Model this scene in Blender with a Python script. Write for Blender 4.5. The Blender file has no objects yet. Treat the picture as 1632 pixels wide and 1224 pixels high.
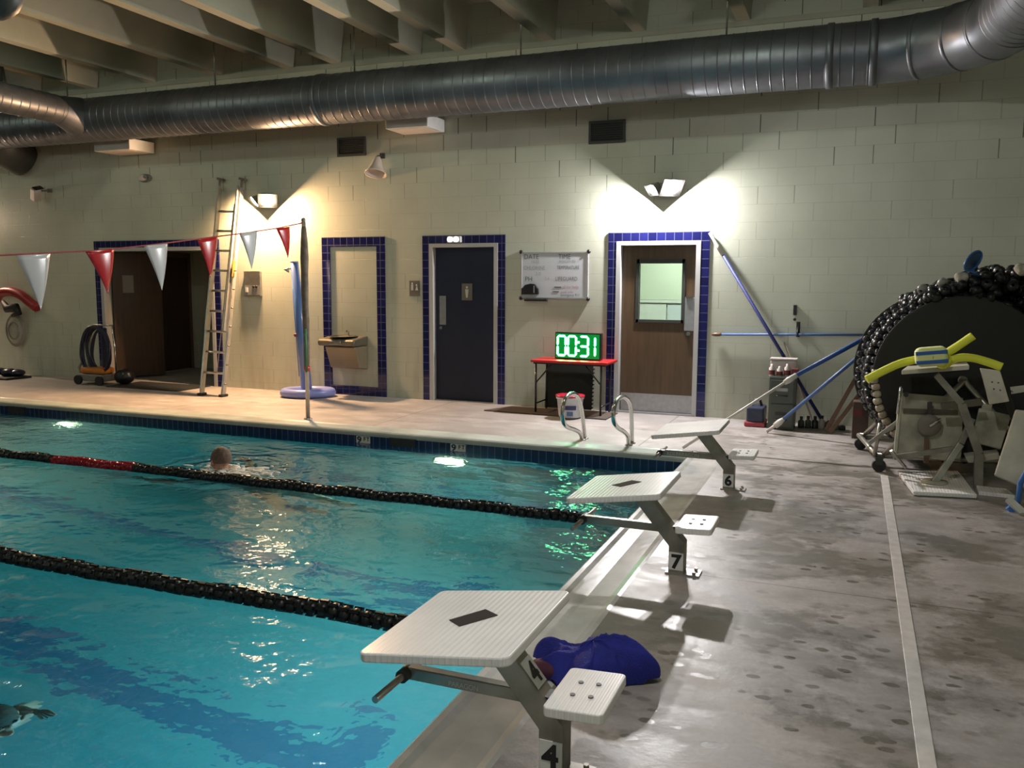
import bpy, bmesh, math, random
from mathutils import Vector, Matrix, Quaternion

random.seed(7)
PI = math.pi
S = bpy.context.scene
COL = S.collection

# ------------------------------------------------------------------ camera
F_PX, YAW, PITCH, ROLL, CAM_H, CAM_D = 1358.57, 0.3804, 0.1201, 0.0053, 1.5997, 10.1931
_f = Vector((-math.sin(YAW), math.cos(YAW), 0)); _r = Vector((math.cos(YAW), math.sin(YAW), 0)); _u = Vector((0, 0, 1))
FW = _f*math.cos(PITCH) - _u*math.sin(PITCH)
U2 = _u*math.cos(PITCH) + _f*math.sin(PITCH)
RT = _r*math.cos(ROLL) + U2*math.sin(ROLL)
UP = U2*math.cos(ROLL) - _r*math.sin(ROLL)
EYE = Vector((0, -CAM_D, CAM_H))
cam_data = bpy.data.cameras.new('camera'); cam = bpy.data.objects.new('camera', cam_data); COL.objects.link(cam)
cam.matrix_world = Matrix(((RT.x, UP.x, -FW.x, EYE.x), (RT.y, UP.y, -FW.y, EYE.y), (RT.z, UP.z, -FW.z, EYE.z), (0, 0, 0, 1)))
cam_data.sensor_width = 36; cam_data.lens = F_PX/1632*36; cam_data.clip_start = 0.05; cam_data.clip_end = 200
S.camera = cam

# ------------------------------------------------------------------ render look
S.view_settings.view_transform = 'Standard'; S.view_settings.look = 'None'
S.view_settings.gamma = 1; S.view_settings.use_curve_mapping = False
S.view_settings.exposure = 0.0
cy = S.cycles
cy.caustics_reflective = False; cy.caustics_refractive = False
cy.sample_clamp_indirect = 2.0; cy.sample_clamp_direct = 30
cy.max_bounces = 8; cy.diffuse_bounces = 3; cy.glossy_bounces = 4; cy.transmission_bounces = 6; cy.transparent_max_bounces = 8
cy.use_denoising = True
try: cy.denoiser = 'OPENIMAGEDENOISE'
except Exception: pass

w = bpy.data.worlds.new('world'); S.world = w; w.use_nodes = True
w.node_tree.nodes['Background'].inputs[0].default_value = (0.5, 0.55, 0.5, 1)
w.node_tree.nodes['Background'].inputs[1].default_value = 0.0

# light levels (the lamps themselves are built further down)
P_PENDANT = 36; E_FILL_GLOBE = 60
P_FLOOD_COOL = 245; P_FLOOD_WARM = 400
P_POOL = 135

# ------------------------------------------------------------------ pixel -> place on a known plane
def ray(px, py):
    return FW + RT*((px-816)/F_PX) - UP*((py-612)/F_PX)
def at(px, py, axis, val):
    d = ray(px, py); t = (val-EYE[axis])/d[axis]; return EYE + d*t
def WL(px, py, y=0.0): return at(px, py, 1, y)      # on a plane parallel to the back wall
def FL(px, py, z=0.0): return at(px, py, 2, z)      # on a level plane
def XP(px, py, x): return at(px, py, 0, x)

# ------------------------------------------------------------------ materials
def newmat(name):
    m = bpy.data.materials.new(name); m.use_nodes = True
    nt = m.node_tree; b = nt.nodes['Principled BSDF']; return m, nt, b
def sin_(b, k, v):
    if k in b.inputs: b.inputs[k].default_value = v
def mat(name, col, rough=.5, metal=0, var=0.0, vscale=8, bump=0, bscale=40, spec=.5, emit=None, estr=0, coat=0):
    m, nt, b = newmat(name)
    sin_(b, 'Base Color', (*col, 1)); sin_(b, 'Roughness', rough); sin_(b, 'Metallic', metal); sin_(b, 'Specular IOR Level', spec)
    if coat: sin_(b, 'Coat Weight', coat); sin_(b, 'Coat Roughness', .15)
    if emit: sin_(b, 'Emission Color', (*emit, 1)); sin_(b, 'Emission Strength', estr)
    L = nt.links
    if var:
        tc = nt.nodes.new('ShaderNodeTexCoord'); n = nt.nodes.new('ShaderNodeTexNoise'); n.inputs['Scale'].default_value = vscale; n.inputs['Detail'].default_value = 5
        L.new(tc.outputs['Object'], n.inputs['Vector'])
        r = nt.nodes.new('ShaderNodeValToRGB')
        r.color_ramp.elements[0].position = .3; r.color_ramp.elements[1].position = .7
        r.color_ramp.elements[0].color = (*[c*(1-var) for c in col], 1); r.color_ramp.elements[1].color = (*[min(1, c*(1+var*.5)) for c in col], 1)
        L.new(n.outputs[0], r.inputs[0]); L.new(r.outputs[0], b.inputs['Base Color'])
    if bump:
        tc = nt.nodes.new('ShaderNodeTexCoord'); n = nt.nodes.new('ShaderNodeTexNoise'); n.inputs['Scale'].default_value = bscale
        L.new(tc.outputs['Object'], n.inputs['Vector'])
        bp = nt.nodes.new('ShaderNodeBump'); bp.inputs['Strength'].default_value = bump; bp.inputs['Distance'].default_value = .01
        L.new(n.outputs[0], bp.inputs['Height']); L.new(bp.outputs[0], b.inputs['Normal'])
    return m

class NB:
    """tiny node builder"""
    def __init__(s, nt): s.nt = nt; s.L = nt.links
    def n(s, t, **k):
        x = s.nt.nodes.new(t)
        for a, v in k.items(): setattr(x, a, v)
        return x
    def put(s, sock, v):
        if isinstance(v, (int, float)): sock.default_value = v
        elif isinstance(v, tuple): sock.default_value = v
        else: s.L.new(v, sock)
    def m(s, op, a, b=0.0, c=None, clamp=False):
        x = s.n('ShaderNodeMath', operation=op); x.use_clamp = clamp
        s.put(x.inputs[0], a); s.put(x.inputs[1], b)
        if c is not None: s.put(x.inputs[2], c)
        return x.outputs[0]
    def noise(s, vec, scale, detail=4, rough=.5):
        x = s.n('ShaderNodeTexNoise'); x.inputs['Scale'].default_value = scale; x.inputs['Detail'].default_value = detail; x.inputs['Roughness'].default_value = rough
        if vec is not None: s.L.new(vec, x.inputs['Vector'])
        return x.outputs[0]
    def ramp(s, f, stops):
        x = s.n('ShaderNodeValToRGB'); e = x.color_ramp.elements
        while len(e) < len(stops): e.new(.5)
        for i, (p, c) in enumerate(stops):
            e[i].position = p; e[i].color = c if len(c) == 4 else (*c, 1)
        s.put(x.inputs[0], f); return x.outputs[0]
    def mix(s, f, a, b, mode='MIX'):
        x = s.n('ShaderNodeMix', data_type='RGBA', blend_type=mode)
        s.put(x.inputs[0], f); s.put(x.inputs[6], a); s.put(x.inputs[7], b); return x.outputs[2]
    def mapr(s, v, a, b, c, d):
        x = s.n('ShaderNodeMapRange'); s.put(x.inputs[0], v)
        for i, q in enumerate((a, b, c, d)): x.inputs[i+1].default_value = q
        return x.outputs[0]
    def scaled(s, vec, sc):
        x = s.n('ShaderNodeVectorMath', operation='MULTIPLY'); s.L.new(vec, x.inputs[0]); x.inputs[1].default_value = sc; return x.outputs[0]

def block_wall_mat():
    m, nt, b = newmat('painted_block'); N = NB(nt)
    g = N.n('ShaderNodeNewGeometry'); sx = N.n('ShaderNodeSeparateXYZ'); N.L.new(g.outputs['Position'], sx.inputs[0])
    BH, BL = .1985, .3965
    along = N.m('ADD', sx.outputs[0], sx.outputs[1])
    v = N.m('DIVIDE', N.m('SUBTRACT', sx.outputs[2], 3.276-BH*20), BH)
    row = N.m('FLOOR', v); fv = N.m('SUBTRACT', v, row)
    par = N.m('MODULO', row, 2.0)
    u = N.m('ADD', N.m('DIVIDE', N.m('ADD', along, 4.256+BL*40), BL), N.m('MULTIPLY', par, .47))
    col = N.m('FLOOR', u); fu = N.m('SUBTRACT', u, col)
    cj = N.m('ADD', col, N.m('GREATER_THAN', fu, .5))
    wn = N.n('ShaderNodeTexWhiteNoise', noise_dimensions='2D'); cb = N.n('ShaderNodeCombineXYZ'); N.L.new(cj, cb.inputs[0]); N.L.new(row, cb.inputs[1]); N.L.new(cb.outputs[0], wn.inputs[0])
    # distance to the vertical joint / the bed joint
    dj = N.m('MINIMUM', fu, N.m('SUBTRACT', 1.0, fu)); dz = N.m('MINIMUM', fv, N.m('SUBTRACT', 1.0, fv))
    vj = N.m('LESS_THAN', dj, .014); hj = N.m('LESS_THAN', dz, .018)
    dark = N.m('MULTIPLY', vj, N.mapr(wn.outputs[0], .3, .95, .15, 1.0))
    high = N.mapr(sx.outputs[2], 2.4, 3.1, .32, 1.0)
    dark = N.m('MULTIPLY', dark, high)
    joint = N.m('MAXIMUM', dark, N.m('MULTIPLY', hj, .16), clamp=True)
    ns = N.noise(g.outputs['Position'], 1.3, 5); base = N.ramp(ns, [(.3, (.48, .50, .41)), (.7, (.58, .60, .50))])
    # grime streaks near the floor
    low = N.mapr(sx.outputs[2], .0, .9, .55, 0.0)
    st = N.noise(N.scaled(g.outputs['Position'], (7, 7, .9)), 1.0, 4)
    gr = N.m('MULTIPLY', low, N.mapr(st, .45, .75, .0, 1.0), clamp=True)
    base = N.mix(gr, base, (.27, .24, .18, 1))
    c = N.mix(joint, base, (.085, .08, .06, 1))
    N.L.new(c, b.inputs['Base Color']); b.inputs['Roughness'].default_value = .42
    bp = N.n('ShaderNodeBump'); bp.inputs['Strength'].default_value = .35; bp.inputs['Distance'].default_value = .006
    hgt = N.m('ADD', N.m('MULTIPLY', N.m('MAXIMUM', N.m('MULTIPLY', vj, .6), hj), -1.0), N.m('MULTIPLY', N.noise(g.outputs['Position'], 60, 3), .35))
    N.L.new(hgt, bp.inputs['Height']); N.L.new(bp.outputs[0], b.inputs['Normal'])
    return m

def tile_mat(name, col, grout, size, axes, rough=.12, ph=(0, 0), gw=.035):
    m, nt, b = newmat(name); N = NB(nt)
    g = N.n('ShaderNodeNewGeometry'); sx = N.n('ShaderNodeSeparateXYZ'); N.L.new(g.outputs['Position'], sx.inputs[0])
    fs, ids = [], []
    for k, a in enumerate(axes):
        u = N.m('DIVIDE', N.m('ADD', sx.outputs[a], 50+ph[k]), size); fl = N.m('FLOOR', u); f = N.m('SUBTRACT', u, fl)
        fs.append(N.m('LESS_THAN', N.m('MINIMUM', f, N.m('SUBTRACT', 1.0, f)), gw)); ids.append(fl)
    gm = fs[0] if len(fs) == 1 else N.m('MAXIMUM', fs[0], fs[1])
    wn = N.n('ShaderNodeTexWhiteNoise', noise_dimensions='2D'); cb = N.n('ShaderNodeCombineXYZ'); N.L.new(ids[0], cb.inputs[0])
    if len(ids) > 1: N.L.new(ids[1], cb.inputs[1])
    N.L.new(cb.outputs[0], wn.inputs[0])
    base = N.mix(wn.outputs[0], (*[c*.75 for c in col], 1), (*[min(1, c*1.25) for c in col], 1))
    c = N.mix(gm, base, (*grout, 1)); N.L.new(c, b.inputs['Base Color'])
    N.L.new(N.m('ADD', N.m('MULTIPLY', gm, .5), rough), b.inputs['Roughness'])
    return m

def deck_mat():
    m, nt, b = newmat('wet_concrete'); N = NB(nt)
    g = N.n('ShaderNodeNewGeometry'); pos = g.outputs['Position']; sx = N.n('ShaderNodeSeparateXYZ'); N.L.new(pos, sx.inputs[0])
    n1 = N.noise(N.scaled(pos, (1, 1.25, 1)), 1.05, 8, .68); n2 = N.noise(N.scaled(pos, (1.0, 1.6, 1)), 3.2, 6, .65); n3 = N.noise(pos, 38, 4, .6)
    base = N.ramp(n2, [(.3, (.255, .228, .212)), (.5, (.35, .32, .308)), (.7, (.44, .405, .392))])
    base = N.mix(N.mapr(n3, .35, .7, 0., .35), base, (.25, .22, .20, 1))
    # damp patches
    wet = N.m('MULTIPLY', N.mapr(n1, .47, .54, 0, 1), N.mapr(n2, .40, .5, .25, 1), clamp=True)
    # footprints / drips
    vo = N.n('ShaderNodeTexVoronoi'); vo.inputs['Scale'].default_value = 1.0; N.L.new(N.scaled(pos, (7.5, 12, 1)), vo.inputs['Vector'])
    wob = N.m('ADD', vo.outputs['Distance'], N.m('MULTIPLY', N.noise(pos, 22, 3), .25))
    spots = N.m('MULTIPLY', N.mapr(wob, .34, .40, 1., 0.), N.mapr(N.noise(pos, 1.3, 2), .37, .47, 0, 1), clamp=True)
    right = N.mapr(sx.outputs[0], -2.0, -.6, .25, 1)
    damp = N.m('MULTIPLY', N.m('MAXIMUM', N.m('MULTIPLY', wet, .8), N.m('MULTIPLY', spots, .9)), right, clamp=True)
    base = N.mix(N.m('MULTIPLY', damp, .9), base, (.105, .095, .075, 1))
    # saw-cut joints
    def line(o, p, hw): return N.m('LESS_THAN', N.m('ABSOLUTE', N.m('SUBTRACT', o, p)), hw)
    j = N.m('MAXIMUM', line(sx.outputs[1], -2.62, .007), line(sx.outputs[1], -5.6, .004))
    j = N.m('MAXIMUM', N.m('MULTIPLY', j, N.m('GREATER_THAN', sx.outputs[0], -1.0)), N.m('MULTIPLY', line(sx.outputs[1], -1.15, .006), N.m('LESS_THAN', sx.outputs[0], -1.0)))
    j = N.m('MAXIMUM', j, N.m('MULTIPLY', line(N.m('MODULO', N.m('ADD', sx.outputs[0], 30.4), 3.0), 1.5, .006), N.m('GREATER_THAN', sx.outputs[1], -2.1)))
    c = N.mix(N.m('MULTIPLY', j, .7), base, (.07, .06, .055, 1))
    N.L.new(c, b.inputs['Base Color'])
    ro = N.m('SUBTRACT', N.mapr(n2, .3, .7, .42, .62), N.m('MULTIPLY', damp, .22))
    N.L.new(ro, b.inputs['Roughness'])
    bp = N.n('ShaderNodeBump'); bp.inputs['Strength'].default_value = .25; bp.inputs['Distance'].default_value = .004
    N.L.new(N.m('SUBTRACT', N.m('MULTIPLY', n3, N.m('SUBTRACT', 1.0, N.m('MULTIPLY', damp, .7))), j), bp.inputs['Height']); N.L.new(bp.outputs[0], b.inputs['Normal'])
    return m

def basin_mat():
    m, nt, b = newmat('pool_plaster'); N = NB(nt)
    g = N.n('ShaderNodeNewGeometry'); pos = g.outputs['Position']; sx = N.n('ShaderNodeSeparateXYZ'); N.L.new(pos, sx.inputs[0])
    x, y, z = sx.outputs
    ln = N.m('ABSOLUTE', N.m('SUBTRACT', N.m('MODULO', N.m('ADD', N.m('ADD', y, 3.52), 2.08*20.5), 2.08), 1.04))
    lane = N.m('MULTIPLY', N.m('LESS_THAN', ln, .15), N.m('LESS_THAN', x, -3.0))
    tee = N.m('MULTIPLY', N.m('LESS_THAN', ln, .48), N.m('LESS_THAN', N.m('ABSOLUTE', N.m('ADD', x, 3.12)), .15))
    k = N.m('MAXIMUM', lane, tee)
    base = N.ramp(N.noise(pos, .8, 4), [(.3, (.50, .74, .74)), (.7, (.66, .86, .84))])
    c = N.mix(k, base, (.02, .20, .50, 1)); N.L.new(c, b.inputs['Base Color']); b.inputs['Roughness'].default_value = .7
    return m

SWIM = FL(352, 748, -.13)
def water_mat():
    m = bpy.data.materials.new('pool_water'); m.use_nodes = True; nt = m.node_tree; nt.nodes.remove(nt.nodes['Principled BSDF']); N = NB(nt)
    out = nt.nodes['Material Output']
    g = N.n('ShaderNodeNewGeometry'); pos = g.outputs['Position']; sx = N.n('ShaderNodeSeparateXYZ'); N.L.new(pos, sx.inputs[0])
    a = N.noise(N.scaled(pos, (1.0, 1.7, 1)), 1.15, 3, .5)
    bq = N.noise(N.scaled(pos, (1.3, 1.0, 1)), 4.2, 3, .5)
    cq = N.noise(pos, 13, 2, .5)
    dx = N.m('SUBTRACT', sx.outputs[0], SWIM.x+.05); dy = N.m('SUBTRACT', sx.outputs[1], SWIM.y)
    dist = N.m('SQRT', N.m('ADD', N.m('MULTIPLY', dx, dx), N.m('MULTIPLY', dy, dy)))
    near = N.mapr(dist, .1, 1.0, 1.0, 0.0)
    ring = N.m('MULTIPLY', N.m('SINE', N.m('ADD', N.m('MULTIPLY', dist, 26), N.m('MULTIPLY', bq, 9))), N.m('MULTIPLY', near, .22))
    left = N.mapr(sx.outputs[0], -9, -5.5, 1.0, .0)
    far = N.mapr(sx.outputs[1], -4.6, -4.2, 0, 1)
    chop = N.m('MULTIPLY', N.m('MULTIPLY', cq, .22), N.m('ADD', .25, N.m('MULTIPLY', left, far)))
    h = N.m('ADD', N.m('ADD', N.m('MULTIPLY', a, 1.0), N.m('MULTIPLY', bq, .20)), N.m('ADD', ring, chop))
    bp = N.n('ShaderNodeBump'); bp.inputs['Strength'].default_value = 1.0; bp.inputs['Distance'].default_value = .05
    N.L.new(h, bp.inputs['Height'])
    rf = N.n('ShaderNodeBsdfRefraction'); rf.inputs['IOR'].default_value = 1.333; rf.inputs['Roughness'].default_value = .015; rf.inputs['Color'].default_value = (.62, .96, 1.0, 1)
    gl = N.n('ShaderNodeBsdfGlossy'); gl.inputs['Roughness'].default_value = .03; gl.inputs['Color'].default_value = (1, 1, 1, 1)
    fr = N.n('ShaderNodeFresnel'); fr.inputs['IOR'].default_value = 1.333
    for q in (rf, gl, fr): N.L.new(bp.outputs[0], q.inputs['Normal'])
    mx = N.n('ShaderNodeMixShader'); N.L.new(fr.outputs[0], mx.inputs[0]); N.L.new(rf.outputs[0], mx.inputs[1]); N.L.new(gl.outputs[0], mx.inputs[2])
    N.L.new(mx.outputs[0], out.inputs['Surface'])
    va = N.n('ShaderNodeVolumeAbsorption'); va.inputs['Color'].default_value = (.0, .74, .86, 1); va.inputs['Density'].default_value = .34
    vs = N.n('ShaderNodeVolumeScatter'); vs.inputs['Color'].default_value = (.9, 1, 1, 1); vs.inputs['Density'].default_value = .13; vs.inputs['Anisotropy'].default_value = .5
    ad = N.n('ShaderNodeAddShader'); N.L.new(va.outputs[0], ad.inputs[0]); N.L.new(vs.outputs[0], ad.inputs[1])
    N.L.new(ad.outputs[0], out.inputs['Volume'])
    return m

def duct_mat():
    m, nt, b = newmat('galvanised_duct'); N = NB(nt)
    tc = N.n('ShaderNodeTexCoord'); g = N.n('ShaderNodeNewGeometry')
    n = N.noise(g.outputs['Position'], 2.2, 4); n2 = N.noise(N.scaled(g.outputs['Position'], (14, 3, 3)), 1, 3)
    N.L.new(N.ramp(n, [(.3, (.12, .125, .14)), (.7, (.20, .21, .235))]), b.inputs['Base Color'])
    b.inputs['Metallic'].default_value = .7; N.L.new(N.mapr(n2, .3, .7, .36, .50), b.inputs['Roughness'])
    return m

def wood_mat(name, c1, c2, sc=(9, 9, .7), rough=.4):
    m, nt, b = newmat(name); N = NB(nt)
    tc = N.n('ShaderNodeTexCoord'); v = N.scaled(tc.outputs['Object'], sc)
    n = N.noise(v, 3.0, 6, .6); N.L.new(N.ramp(n, [(.3, c1), (.7, c2)]), b.inputs['Base Color']); b.inputs['Roughness'].default_value = rough
    return m

def ribbed_mat(name, col, axis='X', scale=1/.02, rough=.35):
    m, nt, b = newmat(name); N = NB(nt)
    tc = N.n('ShaderNodeTexCoord'); sx = N.n('ShaderNodeSeparateXYZ'); N.L.new(tc.outputs['Object'], sx.inputs[0])
    o = sx.outputs['XYZ'.index(axis)]
    s_ = N.m('SINE', N.m('MULTIPLY', o, 2*PI*scale)); h = N.mapr(s_, -.3, .3, 0, 1)
    bp = N.n('ShaderNodeBump'); bp.inputs['Strength'].default_value = .6; bp.inputs['Distance'].default_value = .002
    N.L.new(h, bp.inputs['Height']); N.L.new(bp.outputs[0], b.inputs['Normal'])
    n = N.noise(tc.outputs['Object'], 6, 5); base = N.ramp(n, [(.3, tuple(c*.92 for c in col)), (.65, col)])
    N.L.new(N.mix(N.m('MULTIPLY', N.m('SUBTRACT', 1.0, h), .07), base, (.3, .29, .27, 1)), b.inputs['Base Color']); b.inputs['Roughness'].default_value = rough
    return m

M = {}
M['wall'] = block_wall_mat()
M['deck'] = deck_mat()
M['basin'] = basin_mat()
M['water'] = water_mat()
M['duct'] = duct_mat()
M['tile'] = tile_mat('blue_glazed_tile', (.012, .013, .085), (.075, .08, .16), .105, (0, 2), .10)
M['wtile'] = tile_mat('waterline_tile', (.012, .020, .085), (.12, .16, .24), .078, (0,), .12)
M['wtile_side'] = tile_mat('waterline_tile_side', (.012, .020, .085), (.12, .16, .24), .078, (1,), .12)
M['coping'] = mat('painted_coping', (.46, .50, .46), .22, var=.25, vscale=2.5, bump=.1, bscale=25)
M['coping_end'] = mat('wet_stainless_coping', (.62, .61, .59), .20, var=.35, vscale=3.0, bump=.12, bscale=14)
M['concrete'] = mat('painted_concrete', (.45, .455, .37), .8, var=.18, vscale=1.2, bump=.15, bscale=30)
M['white'] = mat('white_paint', (.72, .72, .70), .4, var=.06, vscale=10)
M['offwhite'] = mat('offwhite_plastic', (.70, .61, .55), .4, var=.1, vscale=8)
M['platform'] = ribbed_mat('ribbed_white_fibreglass', (.90, .885, .875), 'X', 1/.022, .24)
M['steppl'] = ribbed_mat('ribbed_white_step', (.90, .88, .86), 'X', 1/.019, .30)
M['dirtywhite'] = mat('weathered_white_fibreglass', (.56, .54, .45), .45, var=.3, vscale=5)
M['under'] = mat('stained_fibreglass_underside', (.42, .41, .32), .6, var=.45, vscale=6)
M['steel'] = mat('brushed_steel', (.42, .40, .36), .30, .85, var=.2, vscale=12)
M['steel_dull'] = mat('dull_stainless', (.30, .29, .25), .42, .7, var=.3, vscale=9)
M['chrome'] = mat('polished_rail', (.60, .60, .58), .16, 1.0)
M['alu'] = mat('aluminium', (.55, .53, .50), .35, .7, var=.15, vscale=10)
M['black'] = mat('black_plastic', (.010, .010, .011), .35)
M['blackrubber'] = mat('black_rubber', (.018, .018, .018), .6, bump=.2)
M['blackmatte'] = mat('black_panel', (.008, .008, .009), .65)
M['float'] = mat('black_float', (.006, .008, .008), .38, spec=.35)
M['redfloat'] = mat('red_float', (.30, .012, .025), .25)
M['oldfloat'] = mat('aged_cream_float', (.42, .37, .28), .4, var=.3, vscale=20)
M['clearfloat'] = mat('smoky_float', (.018, .018, .022), .10)
M['doorblue'] = mat('navy_door', (.006, .010, .032), .5, var=.1)
M['doorwood'] = wood_mat('brown_wood_door', (.060, .036, .018), (.095, .058, .030))
M['doordark'] = wood_mat('dark_wood_door', (.030, .014, .007), (.055, .028, .013))
M['frame'] = mat('grey_door_frame', (.47, .47, .47), .4)
M['kick'] = mat('kick_plate_metal', (.40, .40, .41), .34, .7, var=.12, vscale=20)
M['redflag'] = mat('red_vinyl', (.50, .012, .02), .25, coat=.5)
M['whiteflag'] = mat('white_vinyl', (.62, .64, .66), .25, coat=.5)
M['redcord'] = mat('red_cord', (.35, .05, .06), .6)
M['shower'] = mat('blue_shower_paint', (.085, .17, .44), .3, coat=.3)
M['showerbase'] = mat('pale_blue_base', (.20, .24, .55), .35)
M['green'] = mat('green_sleeve', (.05, .22, .10), .5)
M['sleeve'] = mat('worn_brown_sleeve', (.19, .15, .115), .7, var=.4, vscale=14)
M['fount'] = mat('fountain_enclosure', (.24, .20, .13), .38, .35)
M['fountrim'] = mat('fountain_shroud', (.13, .12, .09), .35, .4)
M['sign'] = mat('grey_sign', (.16, .145, .12), .5)
M['signwhite'] = mat('sign_pictogram', (.6, .6, .57), .5)
M['board'] = mat('whiteboard_surface', (.60, .63, .68), .22)
M['boardframe'] = mat('whiteboard_frame', (.45, .45, .46), .35, .3)
M['ink'] = mat('marker_ink', (.12, .13, .16), .5)
M['inkred'] = mat('faded_red_ink', (.42, .24, .28), .5)
M['inkfaint'] = mat('faint_ink', (.32, .36, .40), .5)
M['redtable'] = mat('red_table_top', (.44, .018, .02), .35)
M['tablesteel'] = mat('black_table_leg', (.02, .02, .02), .35, .3)
M['digit'] = mat('green_led', (.05, .3, .1), .5, emit=(.04, 1.0, .22), estr=20)
M['digitcore'] = mat('green_led_core', (.3, .8, .5), .5, emit=(.35, 1.0, .62), estr=18)
M['clockface'] = mat('led_glow_face', (.0, .05, .015), .3, emit=(.0, 1.0, .12), estr=.22)  # weak emission puts the glow of the digits onto the face
M['bucket'] = mat('white_bucket', (.62, .64, .68), .35)
M['lidred'] = mat('red_lid', (.35, .01, .03), .35)
M['navyprint'] = mat('navy_print', (.03, .03, .12), .4)
M['shademat'] = mat('shaded_entrance_mat', (.006, .007, .006), .9)  # near-black tone takes in the shade by the ladder
M['matbrown'] = mat('brown_mat', (.075, .055, .045), .85, bump=.3, bscale=150)
M['matblack'] = mat('charcoal_foam', (.012, .014, .012), .85)
M['towel'] = mat('royal_blue_mesh', (.010, .016, .24), .8, bump=.5, bscale=180, var=.25, vscale=20)
M['maroon'] = mat('maroon_cloth', (.06, .01, .03), .8)
M['patch'] = mat('brown_grip_patch', (.045, .038, .034), .95, spec=.1)
M['tape'] = mat('white_deck_strip', (.62, .58, .56), .45, var=.15, vscale=14, bump=.2, bscale=60)
M['poleblue'] = mat('blue_pole', (.006, .014, .11), .6, 0)
M['polelight'] = mat('light_blue_pole', (.012, .07, .28), .5, 0)
M['polepale'] = mat('pale_blue_pole', (.08, .15, .34), .45, 0)
M['polewhite'] = mat('white_pole', (.62, .60, .56), .35)
M['plank'] = wood_mat('brown_plank', (.10, .055, .03), (.17, .10, .06), (4, 4, 30))
M['cabinet'] = mat('grey_green_cabinet', (.085, .095, .082), .4, .2)
M['cardboard'] = mat('dark_cardboard', (.085, .05, .038), .8, var=.2)
M['tote'] = mat('navy_tote', (.028, .035, .075), .35)
M['totebase'] = mat('red_tote', (.34, .045, .06), .4)
M['bottlewhite'] = mat('white_bottle', (.52, .47, .44), .4)
M['labelred'] = mat('dark_red_label', (.13, .02, .02), .5)
M['yellow'] = mat('yellow_foam', (.80, .84, .07), .7, bump=.25, bscale=120)
M['yellowpale'] = mat('pale_yellow_foam', (.76, .80, .34), .75)
M['bluestripe'] = mat('blue_foam', (.03, .12, .38), .7)
M['net'] = mat('blue_net_frame', (.02, .09, .28), .35)
M['netmesh'] = mat('grey_blue_netting', (.05, .10, .19), .6)
M['cloth'] = mat('cream_cloth', (.38, .35, .28), .9, var=.4, vscale=20, bump=.5)
M['rescuered'] = mat('red_rescue_tube', (.30, .012, .014), .4)
M['hose'] = mat('grey_hose', (.30, .26, .22), .5)
M['strap'] = mat('black_strap', (.012, .010, .010), .6)
M['vacblue'] = mat('dark_blue_cable', (.016, .018, .045), .3)
M['orange'] = mat('orange_housing', (.50, .17, .02), .4)
M['grey'] = mat('grey_housing', (.20, .20, .19), .4)
M['lampbody'] = mat('grey_lamp_housing', (.32, .31, .29), .4, .3)
M['bulbcool'] = mat('cool_lamp_lens', (1, 1, 1), .5, emit=(1, .98, 1.0), estr=14)
M['bulbwarm'] = mat('warm_lamp_lens', (1, 1, 1), .5, emit=(1, .80, .52), estr=14)
M['bulbpool'] = mat('pool_lamp_lens', (1, 1, 1), .5, emit=(1, .80, .45), estr=5)
M['pendant'] = mat('pendant_lens', (1, 1, 1), .5, emit=(.95, 1, .88), estr=6)
M['vent'] = mat('dark_vent', (.03, .032, .028), .5)
M['ventframe'] = mat('vent_frame', (.055, .055, .05), .5)
M['globe'] = mat('fill_globe_lens', (1, 1, 1), .5, emit=(.86, 1, .86), estr=E_FILL_GLOBE)
M['exitlit'] = mat('lit_white_sign', (1, 1, 1), .5, emit=(.92, .95, 1), estr=3.2)
M['hair'] = mat('grey_brown_hair', (.13, .085, .065), .8, var=.3, vscale=40, bump=.4, bscale=150)
M['darkhair'] = mat('dark_hair', (.03, .028, .02), .8)
M['skin'] = mat('skin', (.42, .22, .15), .5, var=.12, vscale=12)
M['foam'] = mat('foam_and_glints', (.95, .93, .86), .15)  # pale tone also stands in for glints on the ripples
M['officewall'] = mat('office_wall', (.62, .66, .55), .7)
M['glass'] = None
def glass_mat():
    m = bpy.data.materials.new('window_glass'); m.use_nodes = True; nt = m.node_tree; nt.nodes.remove(nt.nodes['Principled BSDF']); N = NB(nt)
    t = N.n('ShaderNodeBsdfTransparent'); t.inputs[0].default_value = (.9, .96, .92, 1); g = N.n('ShaderNodeBsdfGlossy'); g.inputs['Roughness'].default_value = .03
    mx = N.n('ShaderNodeMixShader'); mx.inputs[0].default_value = .06; N.L.new(t.outputs[0], mx.inputs[1]); N.L.new(g.outputs[0], mx.inputs[2])
    N.L.new(mx.outputs[0], nt.nodes['Material Output'].inputs['Surface']); return m
M['glass'] = glass_mat()
def tub_mat():
    m, nt, b = newmat('frosted_tub'); sin_(b, 'Base Color', (.62, .56, .54, 1)); sin_(b, 'Roughness', .35); sin_(b, 'Alpha', .75); return m
M['tub'] = tub_mat()

# ------------------------------------------------------------------ mesh helpers
def basis(d, up=Vector((0, 0, 1))):
    z = Vector(d).normalized()
    if abs(z.dot(up)) > .98: up = Vector((0, 1, 0))
    x = up.cross(z).normalized(); y = z.cross(x); return x, y, z

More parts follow.
